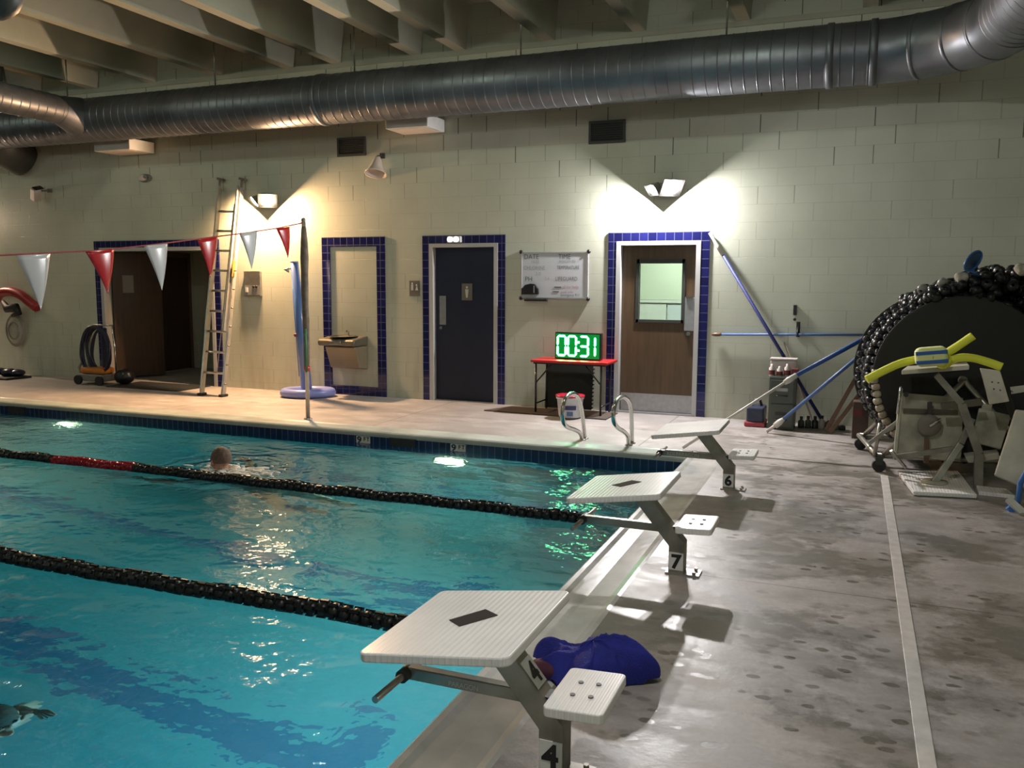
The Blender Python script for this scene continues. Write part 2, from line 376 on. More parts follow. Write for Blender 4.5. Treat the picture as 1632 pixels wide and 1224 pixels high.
class MB:
    def __init__(s): s.v = []; s.f = []; s.m = []; s.sm = []; s.mats = []; s.cur = 0; s.smooth = False
    def use(s, mk):
        if mk not in s.mats: s.mats.append(mk)
        s.cur = s.mats.index(mk); return s
    def add(s, vs, fs, smooth=None):
        o = len(s.v); s.v += [Vector(q) for q in vs]
        for f in fs: s.f.append([i+o for i in f]); s.m.append(s.cur); s.sm.append(s.smooth if smooth is None else smooth)
        return s
    def box(s, c, size, rot=None):
        hx, hy, hz = size[0]/2, size[1]/2, size[2]/2
        vs = [Vector((x, y, z)) for x in (-hx, hx) for y in (-hy, hy) for z in (-hz, hz)]
        if rot is not None: vs = [rot @ v for v in vs]
        vs = [v+Vector(c) for v in vs]
        return s.add(vs, [(0, 1, 3, 2), (4, 6, 7, 5), (0, 4, 5, 1), (2, 3, 7, 6), (0, 2, 6, 4), (1, 5, 7, 3)], False)
    def bb(s, a, b):
        a = Vector(a); b = Vector(b); return s.box((a+b)/2, [abs(b[i]-a[i]) for i in range(3)])
    def prism(s, poly, ext):
        """closed polygon (3D points) pushed along ext"""
        n = len(poly); ext = Vector(ext); vs = [Vector(p) for p in poly]+[Vector(p)+ext for p in poly]
        fs = [tuple(range(n))[::-1], tuple(range(n, 2*n))]+[(i, (i+1) % n, n+(i+1) % n, n+i) for i in range(n)]
        return s.add(vs, fs, False)
    def tube(s, pts, r, n=10, cap=True, closed=False):
        pts = [Vector(p) for p in pts]; k = len(pts); rs = r if isinstance(r, (list, tuple)) else [r]*k
        vs = []; px = None
        for i, p in enumerate(pts):
            if closed: t = pts[(i+1) % k]-pts[i-1]
            else: t = pts[min(i+1, k-1)]-pts[max(i-1, 0)]
            t = t.normalized() if t.length > 1e-9 else Vector((0, 0, 1))
            if px is None: px, _, _ = basis(t)
            px = (px-t*px.dot(t)); px = px.normalized() if px.length > 1e-6 else basis(t)[0]
            py = t.cross(px)
            for j in range(n):
                a = 2*PI*j/n; vs.append(p+(px*math.cos(a)+py*math.sin(a))*rs[i])
        fs = []
        for i in range(k if closed else k-1):
            a0, b0 = i*n, ((i+1) % k)*n
            for j in range(n): fs.append((a0+j, a0+(j+1) % n, b0+(j+1) % n, b0+j))
        s.add(vs, fs, True)
        if cap and not closed:
            o = len(s.v)-len(vs)
            for st in (0, (k-1)*n):
                f = [o+st+j for j in range(n)]
                s.f.append(f if st else f[::-1]); s.m.append(s.cur); s.sm.append(False)
        return s
    def cyl(s, a, b, r, n=16, r2=None): return s.tube([a, b], [r, r if r2 is None else r2], n)
    def lathe(s, prof, origin=(0, 0, 0), axis=(0, 0, 1), n=24, smooth=True):
        x, y, z = basis(axis); o = Vector(origin); vs = []
        for r, h in prof:
            for j in range(n):
                a = 2*PI*j/n; vs.append(o+z*h+(x*math.cos(a)+y*math.sin(a))*max(r, 1e-5))
        fs = [(i*n+j, i*n+(j+1) % n, (i+1)*n+(j+1) % n, (i+1)*n+j) for i in range(len(prof)-1) for j in range(n)]
        return s.add(vs, fs, smooth)
    def ball(s, c, r, n=14, rot=None):
        rx, ry, rz = (r, r, r) if isinstance(r, (int, float)) else r; vs = []; m = n//2
        for i in range(m+1):
            t = PI*i/m
            for j in range(n):
                a = 2*PI*j/n; q = Vector((rx*math.sin(t)*math.cos(a), ry*math.sin(t)*math.sin(a), rz*math.cos(t)))
                vs.append((rot @ q if rot is not None else q)+Vector(c))
        return s.add(vs, [(i*n+j, (i+1)*n+j, (i+1)*n+(j+1) % n, i*n+(j+1) % n) for i in range(m) for j in range(n)], True)
    def plate(s, corners, t, ext=None):
        """a slab from 4 corner points, thickness t along -normal (or ext)"""
        c = [Vector(p) for p in corners]; n = (c[1]-c[0]).cross(c[2]-c[0]).normalized()
        return s.prism(c, Vector(ext) if ext is not None else -n*t)
    def grid(s, fn, nu, nv, smooth=True):
        vs = [fn(i/nu, j/nv) for i in range(nu+1) for j in range(nv+1)]
        return s.add(vs, [(i*(nv+1)+j, (i+1)*(nv+1)+j, (i+1)*(nv+1)+j+1, i*(nv+1)+j+1) for i in range(nu) for j in range(nv)], smooth)
    def text(s, txt, size, origin, xd, yd, depth=.001, align='LEFT', sx=1.0, bold=0):
        cu = bpy.data.curves.new('t', 'FONT'); cu.body = txt; cu.size = size; cu.align_x = align; cu.extrude = 0; cu.offset = bold; cu.resolution_u = 3
        o = bpy.data.objects.new('t', cu); COL.objects.link(o); dg = bpy.context.evaluated_depsgraph_get(); dg.update()
        me = bpy.data.meshes.new_from_object(o.evaluated_get(dg)); xd = Vector(xd).normalized(); yd = Vector(yd).normalized(); zd = xd.cross(yd)
        s.add([Vector(origin)+xd*v.co.x*sx+yd*v.co.y+zd*depth for v in me.vertices], [tuple(p.vertices) for p in me.polygons], False)
        bpy.data.objects.remove(o); bpy.data.curves.remove(cu); bpy.data.meshes.remove(me); return s
    def build(s, name, material=None, parent=None, bevel=0, origin=None, fix=True, bseg=2):
        me = bpy.data.meshes.new(name); org = Vector(origin) if origin is not None else None
        if org is None:
            org = parent.matrix_world.translation.copy() if parent is not None else Vector((0, 0, 0))
        base = WORLD.get(parent.name, Matrix()) if parent is not None else Matrix()
        vs = [v-org for v in s.v]
        me.from_pydata(vs, [], s.f)
        if fix:
            bm = bmesh.new(); bm.from_mesh(me); bmesh.ops.recalc_face_normals(bm, faces=bm.faces); bm.to_mesh(me); bm.free()
        mats = s.mats if s.mats else [material]
        for k in mats: me.materials.append(M[k])
        for i, p in enumerate(me.polygons): p.material_index = s.m[i] if s.mats else 0; p.use_smooth = s.sm[i]
        o = bpy.data.objects.new(name, me); COL.objects.link(o)
        if parent is not None:
            o.parent = parent; o.location = org-base.translation
        else: o.location = org
        WORLD[o.name] = Matrix.Translation(org)
        if bevel:
            b = o.modifiers.new('bevel', 'BEVEL'); b.width = bevel; b.segments = bseg; b.limit_method = 'ANGLE'; b.angle_limit = .6
        return o
WORLD = {}
# every thing is modelled in world coordinates; its empty (or mesh origin) sits at its base
def thing(name, label, cat, loc=(0, 0, 0), group=None):
    o = bpy.data.objects.new(name, None); COL.objects.link(o); o.location = loc; o.empty_display_size = .1
    WORLD[o.name] = Matrix.Translation(Vector(loc)); o['label'] = label; o['category'] = cat
    if group: o['group'] = group
    return o
def part(mb, name, material, parent, bevel=0, label=None, bseg=2):
    o = mb.build(name, material, parent, bevel, origin=WORLD[parent.name].translation, bseg=bseg)
    if label: o['label'] = label
    return o
def solo(mb, name, material, label, cat, loc=(0, 0, 0), bevel=0, group=None, kind=None):
    o = mb.build(name, material, None, bevel, origin=loc); o['label'] = label; o['category'] = cat
    if group: o['group'] = group
    if kind: o['kind'] = kind
    return o
def struct(mb, name, material, parent=None, bevel=0):
    o = mb.build(name, material, parent, bevel, origin=(0, 0, 0) if parent is None else WORLD[parent.name].translation)
    if parent is None: o['kind'] = 'structure'
    return o
def copy_tree(o, parent=None, off=None):
    c = o.copy(); COL.objects.link(c); c.parent = parent
    if parent is not None: c.matrix_parent_inverse = o.matrix_parent_inverse
    WORLD[c.name] = WORLD[o.name].copy()
    for ch in list(o.children): copy_tree(ch, c)
    return c

def lamp(name, kind, loc, energy, color, parent=None, aim=None, size=.1, spot=None, blend=.3):
    l = bpy.data.lights.new(name, kind); l.energy = energy; l.color = color
    if kind == 'AREA': l.shape = 'DISK'; l.size = size
    elif kind == 'SPOT': l.shadow_soft_size = size; l.spot_size = spot; l.spot_blend = blend
    else: l.shadow_soft_size = size
    o = bpy.data.objects.new(name, l); COL.objects.link(o)
    loc = Vector(loc); base = WORLD[parent.name].translation if parent is not None else Vector((0, 0, 0))
    if parent is not None: o.parent = parent
    o.location = loc-base
    if aim is not None: o.rotation_mode = 'QUATERNION'; o.rotation_quaternion = Vector(aim).to_track_quat('-Z', 'Y')
    return o

# ------------------------------------------------------------------ the room
WT = .22                      # wall thickness
XL, XR, YN, ZC = -27.0, 4.6, -21.5, 5.05
PX0, PX1, PY0, PY1 = -25.0, -1.37, -19.2, -2.45      # water basin
CW = .33                      # coping width
WZ = -.13                     # water level
DEPTH = -3.2
holes = [(-11.08, -8.84, 2.085), (-5.262, -4.275, 2.085), (-2.715, -1.70, 2.085)]
mb = MB(); x = XL
for a, b, h in holes:
    mb.bb((x, 0, -.3), (a, WT, ZC+.3)); mb.bb((a, 0, h), (b, WT, ZC+.3)); x = b
mb.bb((x, 0, -.3), (XR, WT, ZC+.3))
struct(mb, 'wall_back', 'wall')
struct(MB().bb((XR, YN, -.3), (XR+WT, WT, ZC+.3)), 'wall_right', 'wall')
struct(MB().bb((XL-WT, YN, -.3), (XL, WT, ZC+.3)), 'wall_left', 'wall')
struct(MB().bb((XL-WT, YN-WT, -.3), (XR+WT, YN, ZC+.3)), 'wall_front', 'wall')
# deck (four slabs round the basin)
mb = MB(); X0, X1, Y0, Y1 = PX0-CW, PX1+CW, PY0-CW, PY1+CW
mb.bb((X1, YN, -.3), (XR, 0, 0)); mb.bb((XL, Y1, -.3), (X1, 0, 0)); mb.bb((XL, YN, -.3), (X1, Y0, 0)); mb.bb((XL, Y0, -.3), (X0, Y1, 0))
struct(mb, 'floor', 'deck')
# coping, with a rounded lip on the water side
def coping_run(p0, p1, inward):
    p0 = Vector(p0); p1 = Vector(p1); i = Vector(inward)
    prof = [(0, 0), (.02, .003), (.05, -.004), (CW*.5, -.012), (CW-.07, -.008), (CW-.045, .004), (CW-.02, .006), (CW-.004, -.006), (CW, -.022), (CW-.001, -.05), (CW-.012, -.055), (CW-.012, -.3), (0, -.3)]
    m = MB(); m.prism([p0+i*a+Vector((0, 0, z)) for a, z in prof], p1-p0); return m
struct(coping_run((X0, Y1, 0), (PX1-.0, Y1, 0), (0, -1, 0)), 'trim_1', 'coping')
struct(coping_run((X1, Y0, 0), (X1, Y1, 0), (-1, 0, 0)), 'trim_2', 'coping_end')
struct(coping_run((X0, Y0, 0), (PX1, Y0, 0), (0, 1, 0)), 'trim_3', 'coping')
# waterline tiles
struct(MB().bb((PX0, PY1, -.35), (PX1, PY1+.012, -.05)), 'trim_4', 'wtile')
struct(MB().bb((PX1, PY0, -.35), (PX1+.012, PY1, -.05)), 'trim_5', 'wtile_side')
# basin
mb = MB(); D = DEPTH
mb.bb((PX0-.2, PY0-.2, D-.2), (PX1+.2, PY1+.2, D))
mb.bb((PX0-.2, PY1+.012, D), (PX1+.2, PY1+.2, -.3)); mb.bb((PX0-.2, PY0-.2, D), (PX1+.2, PY0, -.3))
mb.bb((PX1+.012, PY0, D), (PX1+.2, PY1+.01, -.3)); mb.bb((PX0-.2, PY0, D), (PX0, PY1, -.3))
struct(mb, 'trim_6', 'basin')
# water body
mb = MB(); mb.bb((PX0-.01, PY0-.01, D-.05), (PX1+.008, PY1+.008, WZ))
wo = mb.build('pool_water', 'water', None, origin=(0, 0, 0)); wo['kind'] = 'stuff'; wo['label'] = 'teal rippling pool water under the lane ropes'; wo['category'] = 'water'

# ceiling: double-tee slab with stems running away from the back wall
ceil = struct(MB().bb((XL, YN, ZC), (XR, 0, ZC+.2)), 'ceiling', 'concrete')
for sx_ in (3.6, 2.4, 1.2, 0.0, -1.31, -2.49, -3.61, -4.80, -5.43, -6.64, -7.40, -8.62, -9.85, -11.0, -12.2, -13.4, -14.6, -15.8, -17.0, -18.2, -19.4, -20.6, -21.8, -23, -24.2, -25.4):
    m_ = MB(); m_.prism([(sx_-.075, YN, 4.50), (sx_+.075, YN, 4.50), (sx_+.12, YN, ZC+.01), (sx_-.12, YN, ZC+.01)], (0, -YN, 0))
    struct(m_, 'joist', 'concrete', ceil)
# ledger course where the stems bear on the wall
struct(MB().bb((XL, -.03, 4.44), (XR, 0, 4.50)), 'trim_7', 'concrete')

# ------------------------------------------------------------------ doors
def tile_surround(name, x0, x1, ztop, wd=.105, bottom=False, z0=0):
    m = MB(); t = .014
    m.bb((x0, -t, z0), (x0+wd, 0, ztop)); m.bb((x1-wd, -t, z0), (x1, 0, ztop)); m.bb((x0+wd, -t, ztop-wd), (x1-wd, 0, ztop))
    if bottom: m.bb((x0+wd, -t, z0), (x1-wd, 0, z0+bottom))
    return struct(m, name, 'tile')
tile_surround('trim_8', -11.19, -8.73, 2.19)
tile_surround('trim_9', -6.94, -5.935, 2.19, .13, bottom=.13)
tile_surround('trim_10', -5.362, -4.176, 2.19)
tile_surround('trim_11', -2.818, -1.60, 2.19)

def door_frame(parent, x0, x1, zt, fw=.055):
    m = MB(); m.bb((x0, -.02, 0), (x0+fw, .13, zt)); m.bb((x1-fw, -.02, 0), (x1, .13, zt)); m.bb((x0+fw, -.02, zt-fw*.9), (x1-fw, .13, zt))
    return struct(m, 'door_frame', 'frame', parent)
# blue restroom door
d = bpy.data.objects.new('door_2', None); COL.objects.link(d); d.location = (-4.77, .05, 0); WORLD['door_2'] = Matrix.Translation((-4.77, .05, 0)); d['kind'] = 'structure'
door_frame(d, -5.262, -4.275, 2.085)
struct(MB().bb((-5.205, .07, .01), (-4.332, .115, 2.034)), 'door_leaf', 'doorblue', d)
struct(MB().bb((-5.150, .060, 1.016), (-5.055, .072, 1.40)), 'push_plate', 'kick', d, .003)
struct(MB().cyl((-5.125, .07, .975), (-5.125, .045, .975), .022), 'door_lock', 'chrome', d)
sg = struct(MB().bb((-4.822, .058, 1.345), (-4.668, .072, 1.568)), 'restroom_plaque', 'sign', d, .004)
m_ = MB(); m_.ball((-4.745, .056, 1.515), (.016, .004, .018)); m_.prism([(-4.770, .057, 1.49), (-4.72, .057, 1.49), (-4.728, .057, 1.42), (-4.734, .057, 1.38), (-4.756, .057, 1.38), (-4.762, .057, 1.42)], (0, -.003, 0))
struct(m_, 'pictogram', 'signwhite', sg)
# brown office door with window
d = bpy.data.objects.new('door_3', None); COL.objects.link(d); d.location = (-2.2, .05, 0); WORLD['door_3'] = Matrix.Translation((-2.2, .05, 0)); d['kind'] = 'structure'
door_frame(d, -2.715, -1.70, 2.085)
wx0, wx1, wz0, wz1 = -2.475, -1.895, 1.13, 1.85
m_ = MB(); L0, L1 = -2.655, -1.76
m_.bb((L0, .07, .01), (wx0, .115, 2.034)); m_.bb((wx1, .07, .01), (L1, .115, 2.034)); m_.bb((wx0, .07, .01), (wx1, .115, wz0)); m_.bb((wx0, .07, wz1), (wx1, .115, 2.034))
leaf = struct(m_, 'door_leaf', 'doorwood', d)
m_ = MB(); g_ = .03
m_.bb((wx0-.01, .055, wz0-.02), (wx0+g_, .13, wz1+.02)); m_.bb((wx1-g_, .055, wz0-.02), (wx1+.01, .13, wz1+.02)); m_.bb((wx0, .055, wz1-g_), (wx1, .13, wz1+.02)); m_.bb((wx0, .055, wz0-.02), (wx1, .13, wz0+g_*.5))
struct(m_, 'window_frame', 'vent', d)
struct(MB().bb((wx0+.02, .09, wz0), (wx1-.02, .094, wz1)), 'pane', 'glass', d)
struct(MB().bb((L0+.01, .064, .02), (L1-.01, .072, .235)), 'kick_plate', 'kick', d)
struct(MB().bb((-1.885, .058, 1.02), (-1.772, .072, 1.42)), 'pull_plate', 'kick', d, .003)
struct(MB().bb((-1.872, .035, 1.415), (-1.785, .06, 1.43)), 'pull_lip', 'chrome', d)
struct(MB().cyl((-1.83, .07, .985), (-1.83, .04, .985), .024), 'door_lock', 'chrome', d)
# threshold under it
struct(MB().bb((-2.70, -.03, 0), (-1.715, .13, .015)), 'trim_12', 'kick')
struct(MB().bb((-5.24, .0, 0), (-4.29, .13, .012)), 'trim_13', 'kick')

# office seen through the pane
mo = MB(); ox0, ox1, oy1 = -3.6, -.6, 2.6
mo.bb((ox0-.1, WT, -.1), (ox1+.1, oy1+.1, 0)); mo.bb((ox0-.1, oy1, 0), (ox1+.1, oy1+.1, 2.6)); mo.bb((ox0-.1, WT, 0), (ox0, oy1, 2.6)); mo.bb((ox1, WT, 0), (ox1+.1, oy1, 2.6)); mo.bb((ox0-.1, WT, 2.6), (ox1+.1, oy1+.1, 2.7))
struct(mo, 'wall_office', 'officewall')
t = thing('notice_board', 'pale board on the far office wall seen through the brown door window', 'board', (-2.6, 2.58, .6))
part(MB().bb((-3.4, 2.55, 1.33), (-1.7, 2.598, 2.15)), 'board_panel', 'officewall', t, .01)
part(MB().bb((-3.42, 2.54, 1.29), (-1.68, 2.598, 1.33)), 'ledge', 'white', t)
m_ = MB(); m_.bb((-3.4, 2.56, .7), (-2.62, 2.598, 1.27)); solo(m_, 'poster', 'white', 'white sheet under the pale board inside the office', 'poster', (-3.0, 2.58, .7))
m_ = MB(); m_.bb((-2.60, 2.56, .7), (-1.8, 2.598, 1.26)); solo(m_, 'poster', 'board', 'bluish grey sheet beside the white sheet inside the office', 'poster', (-2.2, 2.58, .7))
t = thing('ceiling_light', 'small ceiling light inside the office behind the brown door', 'light', (-2.2, 1.6, 2.6))
part(MB().bb((-2.7, 1.3, 2.55), (-1.7, 1.9, 2.6)), 'diffuser', 'exitlit', t)
lamp('office_lamp', 'AREA', (-2.2, 1.6, 2.52), 42, (.92, 1, .9), t, (0, 0, -1), .6)

# left entrance: an alcove with a pair of dark doors
mo = MB(); ax0, ax1, ay = -11.08, -8.84, 2.05
mo.bb((ax0-.2, WT, 0), (ax0, ay+.2, 2.3)); mo.bb((ax1, WT, 0), (ax1+.2, ay+.2, 2.3)); mo.bb((ax0-.2, WT, 2.085), (ax1+.2, ay+.2, 2.3)); mo.bb((ax0, ay, 0), (ax1, ay+.2, 2.1))
struct(mo, 'wall_alcove', 'wall')
struct(MB().bb((ax0-.2, 0, -.2), (ax1+.2, ay+.2, 0)), 'trim_14', 'deck')
d = bpy.data.objects.new('door_1', None); COL.objects.link(d); d.location = (-10, .1, 0); WORLD['door_1'] = Matrix.Translation((-10, .1, 0)); d['kind'] = 'structure'
m_ = MB(); m_.bb((-11.08, -.02, 0), (-11.02, .12, 2.085)); m_.bb((-8.90, -.02, 0), (-8.84, .12, 2.085)); m_.bb((-11.02, -.02, 2.03), (-8.90, .12, 2.085))
struct(m_, 'door_frame', 'frame', d)
# near leaf, swung inwards from the left jamb
p0 = Vector((-11.0, .14, 0)); p1 = Vector((-10.63, .80, 0)); nrm = Vector((-(p1-p0).y, (p1-p0).x, 0)).normalized()*.045
lf = struct(MB().prism([p0+Vector((0, 0, .02)), p1+Vector((0, 0, .02)), p1+Vector((0, 0, 2.02)), p0+Vector((0, 0, 2.02))], nrm), 'door_leaf', 'doordark', d)
def onleaf(a, z, o=.004): return p0+(p1-p0)*a-nrm.normalized()*o+Vector((0, 0, z))
m_ = MB(); m_.prism([onleaf(.20, 1.38), onleaf(.42, 1.38), onleaf(.42, 1.66), onleaf(.20, 1.66)], nrm.normalized()*.003); ob_ = struct(m_, 'vision_panel', 'sign', d)
m_ = MB(); m_.prism([onleaf(.26, 1.26), onleaf(.42, 1.26), onleaf(.42, 1.30), onleaf(.26, 1.30)], nrm.normalized()*.003); struct(m_, 'name_strip', 'vent', d)
lf2 = struct(MB().bb((-11.08, 1.04, .03), (-11.045, 1.86, 1.98)), 'inner_leaf', 'doordark', d)
m_ = MB(); m_.bb((-11.08, .96, 0), (-11.03, 1.04, 2.06)); m_.bb((-11.08, 1.86, 0), (-11.03, 1.92, 2.06)); m_.bb((-11.08, 1.04, 1.98), (-11.03, 1.86, 2.06)); struct(m_, 'inner_frame', 'plank', d)
struct(MB().bb((-11.06, 1.04, 0), (-11.0, 1.86, .02)), 'threshold', 'kick', d)
# lit exit/occupancy sign reflecting on the tile above the blue door
t = thing('door_sign', 'small bright white lit sign on the blue tile above the navy door', 'sign', (-4.96, -.03, 2.13))
a = WL(715, 389); b_ = WL(737, 375)
part(MB().bb((a.x, -.05, 2.095), (b_.x, -.014, 2.175)), 'housing', 'white', t, .01)
m_ = MB(); 
for k in (0, 1): m_.ball((a.x+.045+k*.085, -.05, 2.135), (.042, .012, .036))
part(m_, 'lens', 'exitlit', t)

# ------------------------------------------------------------------ wall fixtures
def vent(x0, x1, z0, z1, label):
    t = thing('wall_vent', label, 'vent', ((x0+x1)/2, 0, z0), 'louvred vents high on the block wall')
    m = MB(); f = .03
    m.bb((x0, -.02, z0), (x0+f, 0, z1)); m.bb((x1-f, -.02, z0), (x1, 0, z1)); m.bb((x0+f, -.02, z0), (x1-f, 0, z0+f)); m.bb((x0+f, -.02, z1-f), (x1-f, 0, z1)); part(m, 'vent_frame', 'ventframe', t)
    m = MB(); m.bb((x0+f, -.004, z0+f), (x1-f, 0, z1-f))
    for k in range(8):
        z = z0+f+(z1-z0-2*f)*(k+.5)/8; m.box(((x0+x1)/2, -.011, z), (x1-x0-2*f, .016, .004), Matrix.Rotation(.6, 3, 'X'))
    part(m, 'louvre', 'vent', t)
vent(-6.656, -6.206, 3.27, 3.52, 'dark louvred vent high on the wall left of the white loudspeaker')
vent(-3.089, -2.633, 3.25, 3.518, 'dark louvred vent high on the wall above the brown door')

def wallbox(corners, z, h, label):
    t = thing('light_fixture', label, 'light', (corners[0][0], 0, z), 'flat white box lights behind the duct')
    m = MB(); m.prism([Vector((x_, y_, z)) for x_, y_ in corners], (0, 0, h)); part(m, 'housing', 'white', t, .012)
    m = MB(); c = Vector((sum(p[0] for p in corners)/4, sum(p[1] for p in corners)/4)); m.prism([Vector((c.x+(x_-c.x)*.86, c.y+(y_-c.y)*.86, z-.004)) for x_, y_ in corners], (0, 0, .003)); part(m, 'diffuser', 'offwhite', t)
wallbox([(-5.62, -.50), (-5.02, -.50), (-5.02, -.02), (-5.62, -.02)], 3.50, .16, 'flat white box light under the duct right of the left vent')
wallbox([(-10.55, -.50), (-9.86, -.50), (-9.86, -.02), (-10.55, -.02)], 3.47, .16, 'flat white box light under the duct at far left')

t = thing('loudspeaker', 'white horn loudspeaker on the wall below the left vent', 'loudspeaker', (-6.07, 0, 3.1))
c = WL(600, 268, -.1)
m_ = MB(); ax_ = Vector((.05, -.35, -1)); m_.lathe([(.03, -.17), (.045, -.14), (.06, -.10), (.085, -.02), (.125, .06), (.15, .085), (.14, .085), (.11, .05), (.04, -.05), (.0, -.06)], c, ax_, 24); part(m_, 'horn', 'offwhite', t)
m_ = MB(); m_.tube([c+Vector((0, .02, .15)), (c.x+.04, -.02, c.z+.17)], .014); m_.box((c.x+.04, -.01, c.z+.17), (.07, .02, .07)); part(m_, 'bracket', 'ventframe', t)
t = thing('emergency_light', 'small oval emergency light on the wall left of the ladder', 'light', (-10.08, 0, 3.1))
c = WL(232, 284)
part(MB().ball((c.x, -.01, c.z), (.135, .035, .065), 24), 'back_plate', 'grey', t)
m_ = MB(); m_.ball((c.x-.02, -.05, c.z), (.095, .045, .048), 20); part(m_, 'lens', 'offwhite', t)
part(MB().ball((c.x+.06, -.06, c.z+.012), (.035, .035, .03)), 'lamp_head', 'grey', t)
t = thing('security_camera', 'pale box camera on a bracket high on the wall at far left', 'camera', (-12.4, 0, 2.95))
c = WL(57, 310, -.15)
R_ = Matrix.Rotation(.45, 3, 'Y') @ Matrix.Rotation(.3, 3, 'X')
part(MB().box(c, (.11, .12, .20), R_), 'camera_body', 'offwhite', t, .015)
part(MB().box(c+Vector((.055, 0, .10)), (.10, .14, .015), R_), 'sun_shield', 'black', t)
m_ = MB(); m_.tube([c+Vector((.06, .04, .06)), (c.x+.14, -.02, c.z+.07)], .014); m_.box((c.x+.14, -.01, c.z+.07), (.09, .02, .06)); part(m_, 'bracket', 'grey', t)

# flood light pairs
def flood(label, bulbs, colr, energy, bulbmat, scales):
    t = thing('floodlight', label, 'light', (bulbs[0][0], 0, 2.6))
    mid = (Vector(bulbs[0])+Vector(bulbs[1]))/2
    m = MB(); m.box((mid.x, -.022, mid.z+.03), (.22, .044, .12)); part(m, 'junction_box', 'lampbody', t, .01)
    for k, (bx, by, bz) in enumerate(bulbs):
        sg = -1 if k == 0 else 1
        n = Vector((sg*.78, -1.0, -1.0)).normalized()
        c = Vector((bx, by, bz)); x_, y_, z_ = basis(n)
        m = MB(); ww, hh, dd = .10*scales[k], .085*scales[k], .11
        fr = [c+x_*a*ww+y_*b*hh for a, b in ((-1, -1), (1, -1), (1, 1), (-1, 1))]; bk = [c-n*dd+x_*a*ww*.55+y_*b*hh*.55 for a, b in ((-1, -1), (1, -1), (1, 1), (-1, 1))]
        m.add(fr+bk, [(4, 5, 6, 7), (0, 1, 5, 4), (1, 2, 6, 5), (2, 3, 7, 6), (3, 0, 4, 7)], False)
        h = part(m, 'lamp_head', 'lampbody', t)
        m = MB(); m.lathe([(hh*.92, -.012), (hh*.8, -.006), (hh*.45, -.002), (0, 0)], c-n*.004, n, 20)
        o_ = part(m, 'lens', bulbmat, h)
        m = MB(); m.tube([c-n*.07, (mid.x+sg*.04, -.04, mid.z+.03)], .012); part(m, 'swivel_arm', 'lampbody', t)
        lamp('flood_lamp', 'AREA', c-n*.001, energy*.5, colr, t, n, .09)
    return t
flood('pair of dazzling white floodlights on the wall above the brown door', [(-2.275, -.14, 2.66), (-2.03, -.15, 2.68)], (1, .96, .95), P_FLOOD_COOL, 'bulbcool', (.85, 1.3))
flood('pair of warm yellow floodlights on the wall beside the ladder', [(-7.98, -.14, 2.69), (-7.73, -.15, 2.70)], (1, .60, .31), P_FLOOD_WARM, 'bulbwarm', (1.0, 1.3))
flood('pair of warm yellow floodlights on the wall left of the rescue tube', [(-15.0, -.14, 2.69), (-14.75, -.15, 2.70)], (1, .72, .50), 150, 'bulbwarm', (1.0, 1.3))

# pendants (above the frame) that light the hall
def pendant(x_, y_, z_, energy, colr, label):
    t = thing('pendant_light', label, 'light', (x_, y_, z_), 'high bay lamps hanging over the pool')
    m = MB(); m.lathe([(.04, .20), (.10, .19), (.13, .12), (.19, .03), (.20, 0), (.185, 0), (.12, .11), (.03, .17)], (x_, y_, z_), (0, 0, 1), 24); part(m, 'shade', 'lampbody', t)
    part(MB().cyl((x_, y_, z_+.19), (x_, y_, ZC), .01), 'stem', 'black', t)
    part(MB().lathe([(.12, .02), (.0, .02)], (x_, y_, z_), (0, 0, 1), 20), 'lens', 'pendant', t)
    lamp('pendant_lamp', 'POINT', (x_, y_, z_-.0), energy, colr, t, None, .08)
GC = (.84, 1.0, .78)
for i, (x_, y_, e_) in enumerate(((-1.5, -3.1, P_PENDANT), (-5.2, -3.2, P_PENDANT), (-9.7, -3.6, P_PENDANT*1.3), (-14.6, -3.6, P_PENDANT))):
    pendant(x_+.12, y_, 4.46, e_, GC, 'high bay lamp near the back wall over the deck edge')
pendant(-.9, -8.6, 4.3, 290, (1, .97, .93), 'high bay lamp hanging over the starting blocks')
for x_, y_ in ((-2.49, -13.0), (-11.0, -12.0), (-15.8, -7.5), (3.6, -12.5)):  # unseen globes added as fill for the ceiling and walls
    t = thing('fill_globe', 'added unseen fill globe over the near half of the pool hall', 'light', (x_, y_, 3.7), 'added fill globes over the hall')
    part(MB().ball((x_, y_, 3.7), .17, 20), 'globe', 'globe', t)
    part(MB().cyl((x_, y_, 3.86), (x_, y_, 4.5), .012), 'stem', 'black', t)

# ------------------------------------------------------------------ spiral duct
t = thing('ventilation_duct', 'large grey spiral duct running under the ceiling along the back wall', 'duct', (-5, -.75, 3.86))
DY, DZ, DR = -.75, 3.86, .30
def duct_pipe(pts, r, n=40, pitch=.13, segs=None):
    # resample along the path, with small raised lock seams
    L = [0]
    for a, b in zip(pts, pts[1:]): L.append(L[-1]+(Vector(b)-Vector(a)).length)
    def pos(s_):
        for i in range(len(L)-1):
            if s_ <= L[i+1] or i == len(L)-2:
                return Vector(pts[i]).lerp(Vector(pts[i+1]), (s_-L[i])/(L[i+1]-L[i]))
    out, rr = [], []; s_ = 0
    while s_ < L[-1]:
        for ds, dr in ((0, 0), (pitch*.03, 0), (pitch*.89, 0), (pitch*.90, 0), (pitch*.92, .0045), (pitch*.98, .0045)):
            if s_+ds < L[-1]: out.append(pos(s_+ds)); rr.append(r+dr)
        s_ += pitch
    m = MB(); m.tube(out, rr, n, False); return m
part(duct_pipe([(XL+.1, DY, DZ), (.05, DY, DZ)], DR), 'duct_pipe', 'duct', t)
pts = [(.05, DY, DZ)]
for k in range(1, 33):
    a = (PI/2)*k/32*.94; R0 = 1.1
    pts.append((.05+math.sin(a)*R0, DY-(1-math.cos(a))*R0, DZ+.0))
a = PI/2*.94; e = Vector(pts[-1])
